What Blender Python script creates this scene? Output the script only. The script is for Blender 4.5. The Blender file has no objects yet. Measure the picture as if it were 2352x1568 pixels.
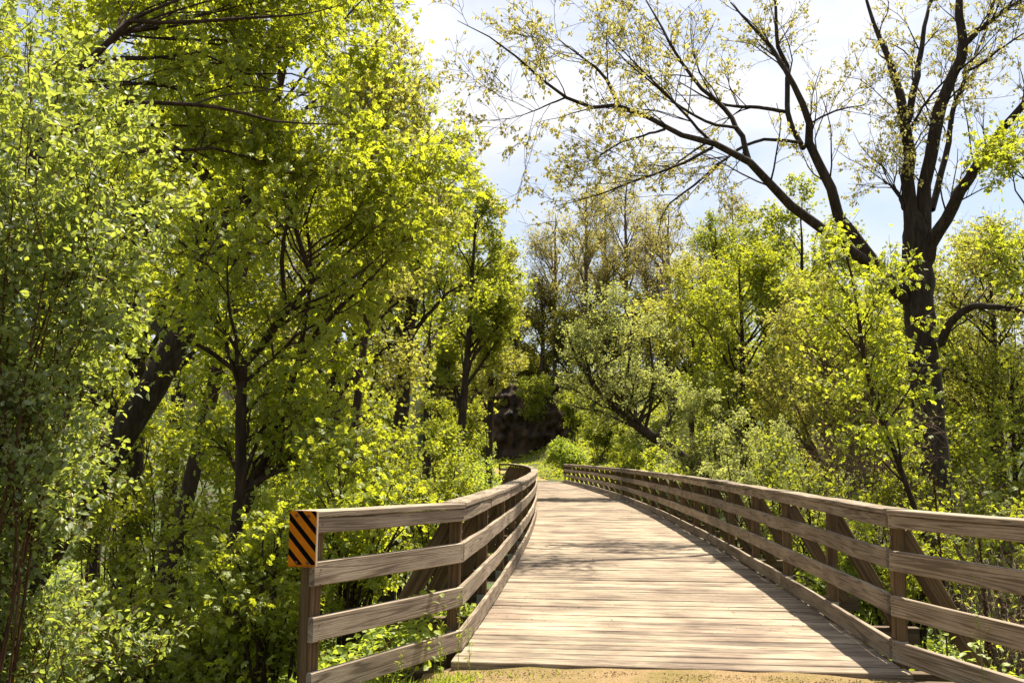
import bpy, math, numpy as np
from mathutils import Matrix, Vector, Euler

# ------------------------------------------------------------------ camera, world, sun, exposure
scn = bpy.context.scene
COL = scn.collection
EYE = np.array([0.0, 0.0, 1.4034])
PITCH = 0.1161
ROLL = 0.0101
cam_d = bpy.data.cameras.new("camera")
cam = bpy.data.objects.new("camera", cam_d)
COL.objects.link(cam)
cam_d.lens = 35.0
cam_d.sensor_width = 36.0
cam_d.clip_start = 0.1
cam_d.clip_end = 2000.0
RM = Matrix.Rotation(math.pi / 2 + PITCH, 4, 'X') @ Matrix.Rotation(ROLL, 4, 'Z')
cam.matrix_world = Matrix.Translation(Vector(EYE)) @ RM
scn.camera = cam
RN = np.array(RM.to_3x3())

SUN_EL = math.radians(65.0)
SUN_AZ = math.radians(33.0)          # from straight ahead (+Y) towards the right (+X)
world = bpy.data.worlds.new("World")
scn.world = world
world.use_nodes = True
wt = world.node_tree
wt.nodes.clear()
w_out = wt.nodes.new('ShaderNodeOutputWorld')
w_bg = wt.nodes.new('ShaderNodeBackground')
w_sky = wt.nodes.new('ShaderNodeTexSky')
w_sky.sky_type = 'NISHITA'
w_sky.sun_disc = False
w_sky.sun_elevation = SUN_EL
w_sky.sun_rotation = SUN_AZ
w_sky.air_density = 1.0
w_sky.dust_density = 1.6
w_tc = wt.nodes.new('ShaderNodeTexCoord')
w_map = wt.nodes.new('ShaderNodeMapping')
w_map.inputs['Scale'].default_value = (1.6, 1.6, 3.4)
w_noise = wt.nodes.new('ShaderNodeTexNoise')
w_noise.inputs['Scale'].default_value = 1.5
w_noise.inputs['Detail'].default_value = 7.0
w_noise.inputs['Roughness'].default_value = 0.55
w_noise.inputs['Distortion'].default_value = 0.4
w_ramp = wt.nodes.new('ShaderNodeValToRGB')
w_ramp.color_ramp.elements[0].position = 0.41
w_ramp.color_ramp.elements[1].position = 0.64
w_ramp.color_ramp.elements[0].color = (0.22, 0.22, 0.22, 1)
w_mix = wt.nodes.new('ShaderNodeMix')
w_mix.data_type = 'RGBA'
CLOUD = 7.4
wt.links.new(w_tc.outputs['Generated'], w_map.inputs['Vector'])
wt.links.new(w_map.outputs['Vector'], w_noise.inputs['Vector'])
wt.links.new(w_noise.outputs['Fac'], w_ramp.inputs['Fac'])
wt.links.new(w_ramp.outputs['Color'], w_mix.inputs['Factor'])
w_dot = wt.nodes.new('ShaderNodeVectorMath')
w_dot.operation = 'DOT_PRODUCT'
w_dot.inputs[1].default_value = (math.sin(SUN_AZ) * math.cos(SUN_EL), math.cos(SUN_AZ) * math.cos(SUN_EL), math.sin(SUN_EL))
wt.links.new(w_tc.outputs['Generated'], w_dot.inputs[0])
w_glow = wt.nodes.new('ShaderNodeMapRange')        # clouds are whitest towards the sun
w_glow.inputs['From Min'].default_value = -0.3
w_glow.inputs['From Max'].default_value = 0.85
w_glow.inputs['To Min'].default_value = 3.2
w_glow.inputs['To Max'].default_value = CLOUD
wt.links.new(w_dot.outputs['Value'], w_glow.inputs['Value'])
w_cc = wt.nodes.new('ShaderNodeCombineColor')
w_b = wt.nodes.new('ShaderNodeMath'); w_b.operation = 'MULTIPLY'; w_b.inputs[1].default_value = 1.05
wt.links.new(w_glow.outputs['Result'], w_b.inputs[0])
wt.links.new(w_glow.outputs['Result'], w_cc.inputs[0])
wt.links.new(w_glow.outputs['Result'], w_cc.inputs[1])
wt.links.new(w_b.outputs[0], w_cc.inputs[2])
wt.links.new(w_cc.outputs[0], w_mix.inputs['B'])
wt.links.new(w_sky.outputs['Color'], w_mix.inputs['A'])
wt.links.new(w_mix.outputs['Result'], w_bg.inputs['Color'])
w_bg.inputs['Strength'].default_value = 0.06
wt.links.new(w_bg.outputs['Background'], w_out.inputs['Surface'])

sun_d = bpy.data.lights.new("sun", 'SUN')
sun_d.energy = 5.0
sun_d.angle = math.radians(0.53)
sun_d.color = (1.0, 0.91, 0.74)
sun = bpy.data.objects.new("sun", sun_d)
COL.objects.link(sun)
sdir = Vector((math.sin(SUN_AZ) * math.cos(SUN_EL), math.cos(SUN_AZ) * math.cos(SUN_EL), math.sin(SUN_EL)))
sun.rotation_euler = sdir.to_track_quat('Z', 'Y').to_euler()
sun.location = sdir * 60

vs = scn.view_settings
vs.view_transform = 'Standard'
vs.look = 'None'
vs.exposure = 1.45
vs.gamma = 1.0
scn.render.film_transparent = False
cy = scn.cycles
cy.max_bounces = 9
cy.diffuse_bounces = 6
cy.glossy_bounces = 2
cy.transmission_bounces = 4
cy.transparent_max_bounces = 4
cy.caustics_reflective = False
cy.caustics_refractive = False
cy.use_denoising = True
cy.sample_clamp_indirect = 6.0

# ------------------------------------------------------------------ helpers
def P(x, y, depth):
    """A point of the photograph (2352 px wide) at a given distance in metres."""
    d = RN @ np.array([(x - 1176) / 2286.7, -(y - 784) / 2286.7, -1.0])
    return EYE + d * (depth / d[1])

def nrm(v):
    return v / np.maximum(np.linalg.norm(v, axis=-1, keepdims=True), 1e-9)

def link_mat(o, mat):
    o.data.materials.append(mat)

class Geo:
    def __init__(self):
        self.v, self.l, self.t, self.g, self.n = [], [], [], [], 0
    def add(self, verts, faces, grain=None):
        """faces: (F,k) int array with one size k"""
        verts = np.asarray(verts, dtype=np.float32).reshape(-1, 3)
        faces = np.asarray(faces, dtype=np.int64)
        self.v.append(verts)
        self.l.append((faces + self.n).ravel())
        self.t.append(np.full(len(faces), faces.shape[1], dtype=np.int32))
        if grain is not None:
            self.g.append(np.asarray(grain, dtype=np.float32).reshape(-1, 3))
        self.n += len(verts)
        return self
    def faces_only(self, faces, base):
        faces = np.asarray(faces, dtype=np.int64)
        self.l.append((faces + base).ravel())
        self.t.append(np.full(len(faces), faces.shape[1], dtype=np.int32))
    def build(self, name, mat, parent=None, smooth=False, extra=None, extra_mat=None):
        n_first = sum(len(t) for t in self.t)
        if extra is not None and extra.n:
            for l in extra.l: self.l.append(l + self.n)
            self.t += extra.t; self.v += extra.v; self.n += extra.n
        me = bpy.data.meshes.new(name)
        V = np.concatenate(self.v)
        L = np.concatenate(self.l).astype(np.int32)
        T = np.concatenate(self.t)
        me.vertices.add(len(V))
        me.vertices.foreach_set('co', V.ravel())
        me.loops.add(len(L))
        me.loops.foreach_set('vertex_index', L)
        me.polygons.add(len(T))
        st = np.zeros(len(T), dtype=np.int32)
        st[1:] = np.cumsum(T)[:-1]
        me.polygons.foreach_set('loop_start', st)
        if smooth:
            me.polygons.foreach_set('use_smooth', np.ones(len(T), dtype=bool))
        else:
            me.polygons.foreach_set('use_smooth', np.zeros(len(T), dtype=bool))
        if self.g:
            at = me.attributes.new('grain', 'FLOAT_VECTOR', 'POINT')
            at.data.foreach_set('vector', np.concatenate(self.g).ravel())
        me.update(calc_edges=True)
        if extra_mat is not None:
            mi = np.zeros(len(T), dtype=np.int32)
            mi[n_first:] = 1
            me.polygons.foreach_set('material_index', mi)
        o = bpy.data.objects.new(name, me)
        COL.objects.link(o)
        if mat is not None:
            me.materials.append(mat)
        if extra_mat is not None:
            me.materials.append(extra_mat)
        if parent is not None:
            o.parent = parent
        return o

def tag(o, label=None, cat=None, group=None, kind=None):
    if label: o['label'] = label
    if cat: o['category'] = cat
    if group: o['group'] = group
    if kind: o['kind'] = kind
    return o

def empty(name, loc=(0, 0, 0), rz=0.0):
    o = bpy.data.objects.new(name, None)
    o.empty_display_size = 0.3
    o.location = loc
    o.rotation_euler = (0, 0, rz)
    COL.objects.link(o)
    return o

# ------------------------------------------------------------------ node material helpers
def new_mat(name):
    m = bpy.data.materials.new(name)
    m.use_nodes = True
    nt = m.node_tree
    nt.nodes.clear()
    out = nt.nodes.new('ShaderNodeOutputMaterial')
    return m, nt, out

def nd(nt, typ, **kw):
    n = nt.nodes.new(typ)
    for k, v in kw.items():
        if k in n.inputs:
            n.inputs[k].default_value = v
        else:
            setattr(n, k, v)
    return n

def mixc(nt, fac, a, b, blend='MIX'):
    n = nt.nodes.new('ShaderNodeMix')
    n.data_type = 'RGBA'
    n.blend_type = blend
    for key, val in (('Factor', fac), ('A', a), ('B', b)):
        if hasattr(val, 'is_linked'):
            nt.links.new(val, n.inputs[key])
        elif val is not None:
            n.inputs[key].default_value = val if key == 'Factor' else (*val, 1.0) if len(val) == 3 else val
    return n.outputs['Result']

def ramp(nt, fac, stops):
    n = nt.nodes.new('ShaderNodeValToRGB')
    e = n.color_ramp.elements
    while len(e) < len(stops):
        e.new(0.5)
    for el, (p, c) in zip(e, stops):
        el.position = p
        el.color = (*c, 1.0) if len(c) == 3 else c
    nt.links.new(fac, n.inputs['Fac'])
    return n.outputs['Color']

def math_n(nt, op, a, b=None, c=None):
    n = nt.nodes.new('ShaderNodeMath')
    n.operation = op
    for i, v in enumerate((a, b, c)):
        if v is None: continue
        if hasattr(v, 'is_linked'): nt.links.new(v, n.inputs[i])
        else: n.inputs[i].default_value = v
    return n.outputs[0]

def leaf_mat(name, dark, light, trans, tw=0.5, rough=0.5, spec=0.3, pale=None):
    m, nt, out = new_mat(name)
    geo = nd(nt, 'ShaderNodeNewGeometry')
    tc = nd(nt, 'ShaderNodeTexCoord')
    no = nd(nt, 'ShaderNodeTexNoise', Scale=0.55, Detail=2.0)
    nt.links.new(tc.outputs['Object'], no.inputs['Vector'])
    r = geo.outputs['Random Per Island']
    f = math_n(nt, 'ADD', math_n(nt, 'MULTIPLY', r, 0.75), math_n(nt, 'MULTIPLY', math_n(nt, 'SUBTRACT', no.outputs['Fac'], 0.35), 0.8))
    f.node.use_clamp = True
    col = mixc(nt, f, dark, light)
    tcol = mixc(nt, f, tuple(c * 0.72 for c in trans), tuple(min(1, c * 1.25) for c in trans))
    if pale:
        # a pale underside, seen on some leaves
        col = mixc(nt, math_n(nt, 'MULTIPLY', geo.outputs['Backfacing'], 0.6), col, pale)
    pb = nd(nt, 'ShaderNodeBsdfPrincipled', Roughness=rough)
    pb.inputs['Specular IOR Level'].default_value = spec
    nt.links.new(col, pb.inputs['Base Color'])
    tr = nd(nt, 'ShaderNodeBsdfTranslucent')
    nt.links.new(tcol, tr.inputs['Color'])
    mx = nd(nt, 'ShaderNodeMixShader')
    mx.inputs['Fac'].default_value = tw
    nt.links.new(pb.outputs[0], mx.inputs[1])
    nt.links.new(tr.outputs[0], mx.inputs[2])
    nt.links.new(mx.outputs[0], out.inputs['Surface'])
    return m

def bark_mat(name, c0, c1, scale=6.0, bump=0.6):
    m, nt, out = new_mat(name)
    tc = nd(nt, 'ShaderNodeTexCoord')
    mp = nd(nt, 'ShaderNodeMapping')
    mp.inputs['Scale'].default_value = (1.0, 1.0, 0.16)
    nt.links.new(tc.outputs['Object'], mp.inputs['Vector'])
    n1 = nd(nt, 'ShaderNodeTexNoise', Scale=scale * 2.2, Detail=6.0, Roughness=0.65, Distortion=0.6)
    nt.links.new(mp.outputs[0], n1.inputs['Vector'])
    n2 = nd(nt, 'ShaderNodeTexNoise', Scale=1.1, Detail=3.0)
    nt.links.new(tc.outputs['Object'], n2.inputs['Vector'])
    c = ramp(nt, n1.outputs['Fac'], [(0.35, tuple(x * 0.35 for x in c0)), (0.5, c0), (0.68, c1)])
    c = mixc(nt, math_n(nt, 'MULTIPLY', n2.outputs['Fac'], 0.5), c, tuple(x * 0.8 for x in c1))
    pb = nd(nt, 'ShaderNodeBsdfPrincipled', Roughness=0.9)
    pb.inputs['Specular IOR Level'].default_value = 0.15
    nt.links.new(c, pb.inputs['Base Color'])
    bp = nd(nt, 'ShaderNodeBump', Strength=bump, Distance=0.03)
    nt.links.new(n1.outputs['Fac'], bp.inputs['Height'])
    nt.links.new(bp.outputs[0], pb.inputs['Normal'])
    nt.links.new(pb.outputs[0], out.inputs['Surface'])
    return m

def wood_mat(name, base, line, worn, ring=34.0, line_w=0.5, su=0.55, sv=7.0, worn_amt=0.5, stain=0.35, dust=None):
    """Weathered board: growth-ring contours in board space (attribute grain = length, width, thickness)."""
    m, nt, out = new_mat(name)
    at = nd(nt, 'ShaderNodeAttribute')
    at.attribute_name = 'grain'
    geo = nd(nt, 'ShaderNodeNewGeometry')
    rnd = geo.outputs['Random Per Island']
    mp = nd(nt, 'ShaderNodeMapping')
    mp.inputs['Scale'].default_value = (su, sv, sv * 0.8)
    nt.links.new(at.outputs['Vector'], mp.inputs['Vector'])
    n1 = nd(nt, 'ShaderNodeTexNoise', Scale=1.0, Detail=0.8, Roughness=0.4, Distortion=0.45)
    nt.links.new(mp.outputs[0], n1.inputs['Vector'])
    rings = math_n(nt, 'SINE', math_n(nt, 'MULTIPLY', n1.outputs['Fac'], ring))
    rings = math_n(nt, 'ADD', math_n(nt, 'MULTIPLY', rings, 0.5), 0.5)
    # fine fibres
    mp2 = nd(nt, 'ShaderNodeMapping')
    mp2.inputs['Scale'].default_value = (3.5, 150.0, 110.0)
    nt.links.new(at.outputs['Vector'], mp2.inputs['Vector'])
    n2 = nd(nt, 'ShaderNodeTexNoise', Scale=1.0, Detail=3.0, Roughness=0.7)
    nt.links.new(mp2.outputs[0], n2.inputs['Vector'])
    # weather stains
    mp3 = nd(nt, 'ShaderNodeMapping')
    mp3.inputs['Scale'].default_value = (1.6, 5.0, 4.0)
    nt.links.new(at.outputs['Vector'], mp3.inputs['Vector'])
    n3 = nd(nt, 'ShaderNodeTexNoise', Scale=1.0, Detail=4.0, Roughness=0.6)
    nt.links.new(mp3.outputs[0], n3.inputs['Vector'])
    lm = ramp(nt, rings, [(0.0, (0, 0, 0)), (line_w, (0.15, 0.15, 0.15)), (0.97, (1, 1, 1))])
    c = mixc(nt, math_n(nt, 'MULTIPLY', lm, 0.85), base, line)
    c = mixc(nt, math_n(nt, 'MULTIPLY', ramp(nt, n2.outputs['Fac'], [(0.36, (1, 1, 1)), (0.56, (0, 0, 0))]), 0.55), c, tuple(x * 0.9 for x in line))
    c = mixc(nt, math_n(nt, 'MULTIPLY', ramp(nt, n3.outputs['Fac'], [(0.46, (0, 0, 0)), (0.66, (1, 1, 1))]), stain), c, tuple(x * 0.75 for x in line))
    c = mixc(nt, math_n(nt, 'MULTIPLY', ramp(nt, n3.outputs['Fac'], [(0.30, (1, 1, 1)), (0.48, (0, 0, 0))]), worn_amt), c, worn)
    if dust:
        # trodden, sandy middle of the deck
        dx = nd(nt, 'ShaderNodeSeparateXYZ')
        nt.links.new(at.outputs['Vector'], dx.inputs[0])
        n4 = nd(nt, 'ShaderNodeTexNoise', Scale=0.9, Detail=6.0, Roughness=0.62)
        nt.links.new(geo.outputs['Position'], n4.inputs['Vector'])
        fac = math_n(nt, 'MULTIPLY', ramp(nt, n4.outputs['Fac'], [(0.38, (0, 0, 0)), (0.62, (1, 1, 1))]), ramp(nt, n2.outputs['Fac'], [(0.40, (0.15, 0.15, 0.15)), (0.56, (1, 1, 1))]))
        c = mixc(nt, math_n(nt, 'MULTIPLY', fac, 0.75), c, dust)
    # each board its own tone
    v = math_n(nt, 'ADD', 0.72, math_n(nt, 'MULTIPLY', rnd, 0.5))
    cb = nd(nt, 'ShaderNodeCombineColor')
    for i in range(3): nt.links.new(v, cb.inputs[i])
    c = mixc(nt, 1.0, c, cb.outputs[0], 'MULTIPLY')
    pb = nd(nt, 'ShaderNodeBsdfPrincipled', Roughness=0.8)
    pb.inputs['Specular IOR Level'].default_value = 0.25
    nt.links.new(c, pb.inputs['Base Color'])
    h = math_n(nt, 'ADD', math_n(nt, 'MULTIPLY', n2.outputs['Fac'], 0.8), math_n(nt, 'MULTIPLY', lm, -0.25))
    bp = nd(nt, 'ShaderNodeBump', Strength=0.55, Distance=0.004)
    nt.links.new(h, bp.inputs['Height'])
    nt.links.new(bp.outputs[0], pb.inputs['Normal'])
    nt.links.new(pb.outputs[0], out.inputs['Surface'])
    return m

def simple_mat(name, col, rough=0.6, metal=0.0, var=0.25, scale=12.0, spec=0.4):
    m, nt, out = new_mat(name)
    tc = nd(nt, 'ShaderNodeTexCoord')
    n = nd(nt, 'ShaderNodeTexNoise', Scale=scale, Detail=5.0, Roughness=0.6)
    nt.links.new(tc.outputs['Object'], n.inputs['Vector'])
    c = ramp(nt, n.outputs['Fac'], [(0.3, tuple(x * (1 - var) for x in col)), (0.7, tuple(min(1, x * (1 + var)) for x in col))])
    pb = nd(nt, 'ShaderNodeBsdfPrincipled', Roughness=rough, Metallic=metal)
    pb.inputs['Specular IOR Level'].default_value = spec
    nt.links.new(c, pb.inputs['Base Color'])
    nt.links.new(pb.outputs[0], out.inputs['Surface'])
    return m

# materials
M_RAIL = wood_mat('weathered_rail', (0.355, 0.285, 0.21), (0.12, 0.086, 0.058), (0.44, 0.365, 0.28), ring=70, line_w=0.6, worn_amt=0.5, stain=0.35, su=0.4, sv=13.0)
M_POST = wood_mat('brown_post', (0.17, 0.105, 0.05), (0.065, 0.037, 0.016), (0.21, 0.135, 0.068), ring=60, sv=9, su=.35)
M_DECK = wood_mat('deck_plank', (0.235, 0.175, 0.128), (0.070, 0.047, 0.033), (0.31, 0.24, 0.178), ring=60, su=0.45, sv=8.0, stain=0.65, dust=(0.47, 0.385, 0.275))
M_BEAM = wood_mat('dark_beam', (0.15, 0.10, 0.06), (0.05, 0.033, 0.02), (0.2, 0.15, 0.09), ring=20, sv=6)
M_BARK = bark_mat('dark_bark', (0.034, 0.024, 0.016), (0.08, 0.06, 0.043))
M_BARK2 = bark_mat('brown_bark', (0.038, 0.024, 0.015), (0.08, 0.054, 0.036), scale=9)
M_BARKG = bark_mat('grey_bark', (0.065, 0.045, 0.032), (0.13, 0.098, 0.072), scale=9)
M_BARKR = bark_mat('red_bark', (0.075, 0.034, 0.017), (0.16, 0.08, 0.043), scale=16, bump=0.4)
M_TWIG = bark_mat('pale_twig', (0.13, 0.085, 0.06), (0.25, 0.175, 0.125), scale=20, bump=0.2)
M_TWIGD = bark_mat('brown_twig', (0.075, 0.048, 0.032), (0.15, 0.10, 0.07), scale=20, bump=0.2)
L_ELDER = leaf_mat('boxelder_leaf', (0.125, 0.165, 0.022), (0.27, 0.30, 0.055), (0.53, 0.575, 0.03), tw=0.53, spec=0.45)
L_HONEY = leaf_mat('honeysuckle_leaf', (0.10, 0.14, 0.04), (0.21, 0.245, 0.085), (0.45, 0.52, 0.06), tw=0.46, spec=0.5, pale=(0.28, 0.32, 0.22))
L_MID = leaf_mat('wood_leaf', (0.12, 0.155, 0.022), (0.25, 0.275, 0.055), (0.50, 0.535, 0.03), tw=0.53, spec=0.4)
L_YEL = leaf_mat('yellow_leaf', (0.18, 0.185, 0.035), (0.32, 0.31, 0.08), (0.58, 0.57, 0.075), tw=0.51)
L_WILLOW = leaf_mat('willow_leaf', (0.19, 0.215, 0.07), (0.34, 0.36, 0.16), (0.58, 0.62, 0.14), tw=0.5, spec=0.55)
L_BUD = leaf_mat('maple_bud', (0.42, 0.39, 0.10), (0.62, 0.57, 0.20), (0.68, 0.62, 0.18), tw=0.48)
L_FAR = leaf_mat('far_leaf', (0.26, 0.23, 0.075), (0.42, 0.37, 0.13), (0.60, 0.54, 0.14), tw=0.5)
L_HERB = leaf_mat('herb_leaf', (0.13, 0.195, 0.025), (0.27, 0.33, 0.06), (0.54, 0.63, 0.05), tw=0.48, spec=0.45)
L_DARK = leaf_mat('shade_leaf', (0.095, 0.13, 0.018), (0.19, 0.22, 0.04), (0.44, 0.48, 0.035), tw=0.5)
M_FLOWER = leaf_mat('cream_flower', (0.62, 0.58, 0.38), (0.78, 0.74, 0.52), (0.6, 0.55, 0.35), tw=0.35)

# ------------------------------------------------------------------ tubes and leaves
def tubes(geo, Pt, Rd, sides=5, rough=0.0):
    """Pt (N,K,3), Rd (N,K)"""
    N, K, _ = Pt.shape
    T = np.gradient(Pt, axis=1)
    T = nrm(T)
    ref = np.where(np.abs(T[:, :1, 2:3]) > 0.9, np.array([1.0, 0, 0]), np.array([0, 0, 1.0]))
    ref = np.broadcast_to(ref, T.shape)
    A = nrm(np.cross(T, ref))
    B = np.cross(T, A)
    an = np.arange(sides) * 2 * math.pi / sides
    ring = A[:, :, None, :] * np.cos(an)[None, None, :, None] + B[:, :, None, :] * np.sin(an)[None, None, :, None]
    RR = Rd[:, :, None] * np.ones(sides)[None, None]
    if rough:
        rr = np.random.default_rng(int(abs(Pt[0, 0].sum()) * 1000) % 99991)
        RR = RR * (1 + rough * rr.normal(size=(N, 1, sides)) + rough * .7 * rr.normal(size=(N, K, sides)))
    V = Pt[:, :, None, :] + ring * RR[..., None]
    base = (np.arange(N) * K * sides)[:, None, None]
    k = (np.arange(K - 1) * sides)[None, :, None]
    s = np.arange(sides)[None, None, :]
    s2 = (s + 1) % sides
    F = np.stack(np.broadcast_arrays(base + k + s, base + k + s2, base + k + sides + s2, base + k + sides + s), -1).reshape(-1, 4)
    geo.add(V.reshape(-1, 3), F)

def smooth_line(pts, K):
    """Catmull-Rom through pts, K samples; pts columns may hold radius as 4th."""
    pts = np.asarray(pts, float)
    n = len(pts)
    Q = np.vstack([2 * pts[0] - pts[1], pts, 2 * pts[-1] - pts[-2]])
    u = np.linspace(0, n - 1, K)
    i = np.minimum(u.astype(int), n - 2)
    t = (u - i)[:, None]
    p0, p1, p2, p3 = Q[i], Q[i + 1], Q[i + 2], Q[i + 3]
    return 0.5 * (2 * p1 + (p2 - p0) * t + (2 * p0 - 5 * p1 + 4 * p2 - p3) * t ** 2 + (3 * p1 - p0 - 3 * p2 + p3) * t ** 3)

def sprout(rs, Pt, Rd, n, length, t0=0.2, ang=(0.5, 1.1), up=0.15, wob=0.18, K=5, rf=0.55, rmax=0.06, rend=0.3, droop=0.0, taper_len=0.5):
    N, Kp, _ = Pt.shape
    idx = np.repeat(np.arange(N), n)
    M = len(idx)
    t = t0 + (1 - t0) * rs.random(M)
    u = t * (Kp - 1)
    i = np.minimum(u.astype(int), Kp - 2)
    f = (u - i)[:, None]
    p = Pt[idx, i] * (1 - f) + Pt[idx, i + 1] * f
    r = Rd[idx, i] * (1 - f[:, 0]) + Rd[idx, i + 1] * f[:, 0]
    T = nrm(Pt[idx, i + 1] - Pt[idx, i])
    q = rs.normal(size=(M, 3))
    q = nrm(q - (q * T).sum(-1, keepdims=True) * T)
    a = rs.uniform(ang[0], ang[1], M)[:, None]
    d = np.cos(a) * T + np.sin(a) * q
    d[:, 2] += up
    d = nrm(d)
    L = length * (1 - taper_len * t) * rs.uniform(0.65, 1.35, M)
    out = np.empty((M, K, 3))
    out[:, 0] = p
    for k in range(1, K):
        out[:, k] = out[:, k - 1] + d * (L / (K - 1))[:, None]
        d = d + rs.normal(size=(M, 3)) * wob
        d[:, 2] -= droop
        d = nrm(d)
    r0 = np.minimum(r * rf, rmax)
    R = r0[:, None] * np.linspace(1, rend, K)[None, :]
    return out, R

LEAVES = {}
def _leaf_templates():
    LEAVES['diamond'] = (np.array([(0, 0, 0), (.45, .27, .07), (1, 0, -.10), (.45, -.27, .07)]), [np.array([(0, 1, 2), (0, 2, 3)])])
    ov = np.array([(0, 0, 0), (.28, .29, .05), (.66, .25, .03), (1, 0, -.10), (.66, -.25, .03), (.28, -.29, .05), (.5, 0, -.01)])
    ovf = [np.array([(0, 6, 2, 1), (0, 5, 4, 6)]), np.array([(6, 3, 2), (6, 4, 3)])]
    LEAVES['ovate'] = (ov, ovf)
    # compound leaf: five leaflets on a rachis
    V, Q, T3 = [], [], []
    n = 0
    for (px, py, ang, s) in ((0.52, 0, 0, 0.50), (0.46, .01, 52, 0.42), (0.46, -.01, -52, 0.42), (0.24, .01, 66, 0.36), (0.24, -.01, -66, 0.36)):
        a = math.radians(ang)
        R = np.array([[math.cos(a), -math.sin(a), 0], [math.sin(a), math.cos(a), 0], [0, 0, 1]])
        w = ov * np.array([1, 1.15, 1.3]) * s
        w[:, 2] -= 0.16 * (w[:, 0] / s) * s
        V.append(w @ R.T + np.array([px, py, 0]))
        Q.append(ovf[0] + n)
        T3.append(ovf[1] + n)
        n += 7
    V.append(np.array([(0, .008, 0), (0, -.008, 0), (.53, -.006, 0), (.53, .006, 0)]))
    Q.append(np.array([(n, n + 1, n + 2, n + 3)]))
    LEAVES['compound'] = (np.concatenate(V), [np.concatenate(Q), np.concatenate(T3)])
    # narrow leaf
    LEAVES['narrow'] = (np.array([(0, 0, 0), (.5, .13, .03), (1, 0, -.12), (.5, -.13, .03)]), [np.array([(0, 1, 2), (0, 2, 3)])])
    # tassel: two crossed drops for hanging buds and seeds
    LEAVES['bud'] = (np.array([(0, 0, 0), (.5, .3, 0), (1, 0, 0), (.5, -.3, 0), (0, 0, 0), (.5, 0, .3), (1, 0, 0), (.5, 0, -.3)]), [np.array([(0, 1, 2, 3), (4, 5, 6, 7)])])
    # sprig of three leaves for far crowns
    sv, sf = [], []
    for k, (a, e) in enumerate(((0, 0), (48, .12), (-48, -.12))):
        a = math.radians(a)
        R = np.array([[math.cos(a), -math.sin(a), 0], [math.sin(a), math.cos(a), 0], [0, 0, 1]])
        w = LEAVES['diamond'][0] * (0.8 if k else 1.0)
        w = w.copy(); w[:, 2] += e * w[:, 0]
        sv.append(w @ R.T); sf.append(LEAVES['diamond'][1][0] + 4 * k)
    LEAVES['sprig'] = (np.concatenate(sv), [np.concatenate(sf)])
    # five-petalled flower pair
    fv, ff = [], []
    for k in range(5):
        a = math.radians(72 * k)
        R = np.array([[math.cos(a), -math.sin(a), 0], [math.sin(a), math.cos(a), 0], [0, 0, 1]])
        fv.append(np.array([(0, 0, 0), (.6, .12, .22), (1, 0, .1), (.6, -.12, .22)]) @ R.T)
        ff.append(np.array([(0, 1, 2, 3)]) + 4 * k)
    LEAVES['flower'] = (np.concatenate(fv), [np.concatenate(ff)])
_leaf_templates()

def put_leaves(geo, kind, pos, axis, normal, size):
    V, Fs = LEAVES[kind]
    x = nrm(axis)
    z = nrm(normal - (normal * x).sum(-1, keepdims=True) * x)
    y = np.cross(z, x)
    W = pos[:, None, :] + size[:, None, None] * (V[None, :, 0:1] * x[:, None, :] + V[None, :, 1:2] * y[:, None, :] + V[None, :, 2:3] * z[:, None, :])
    n, k = len(pos), len(V)
    base = geo.n
    off = (np.arange(n) * k)[:, None, None]
    geo.v.append(W.reshape(-1, 3).astype(np.float32))
    geo.n += n * k
    for F in Fs:
        geo.faces_only((F[None] + off).reshape(-1, F.shape[1]), base)

def leaves_on(rs, geo, kind, Pt, n, size, t0=0.1, spread=0.03, droop=0.35, upn=0.8, svar=0.35, rand_axis=0.6):
    """n leaves in all along the polylines Pt"""
    N, K, _ = Pt.shape
    idx = rs.integers(0, N, n)
    u = (t0 + (1 - t0) * rs.random(n)) * (K - 1)
    i = np.minimum(u.astype(int), K - 2)
    f = (u - i)[:, None]
    p = Pt[idx, i] * (1 - f) + Pt[idx, i + 1] * f + rs.normal(size=(n, 3)) * spread
    T = nrm(Pt[idx, i + 1] - Pt[idx, i])
    q = rs.normal(size=(n, 3))
    ax = nrm(T * 0.5 + q * rand_axis)
    ax[:, 2] -= droop
    nm = rs.normal(size=(n, 3)) * 0.55
    nm[:, 2] += upn
    put_leaves(geo, kind, p, ax, nm, size * rs.uniform(1 - svar, 1 + svar, n))
    return p

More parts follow.
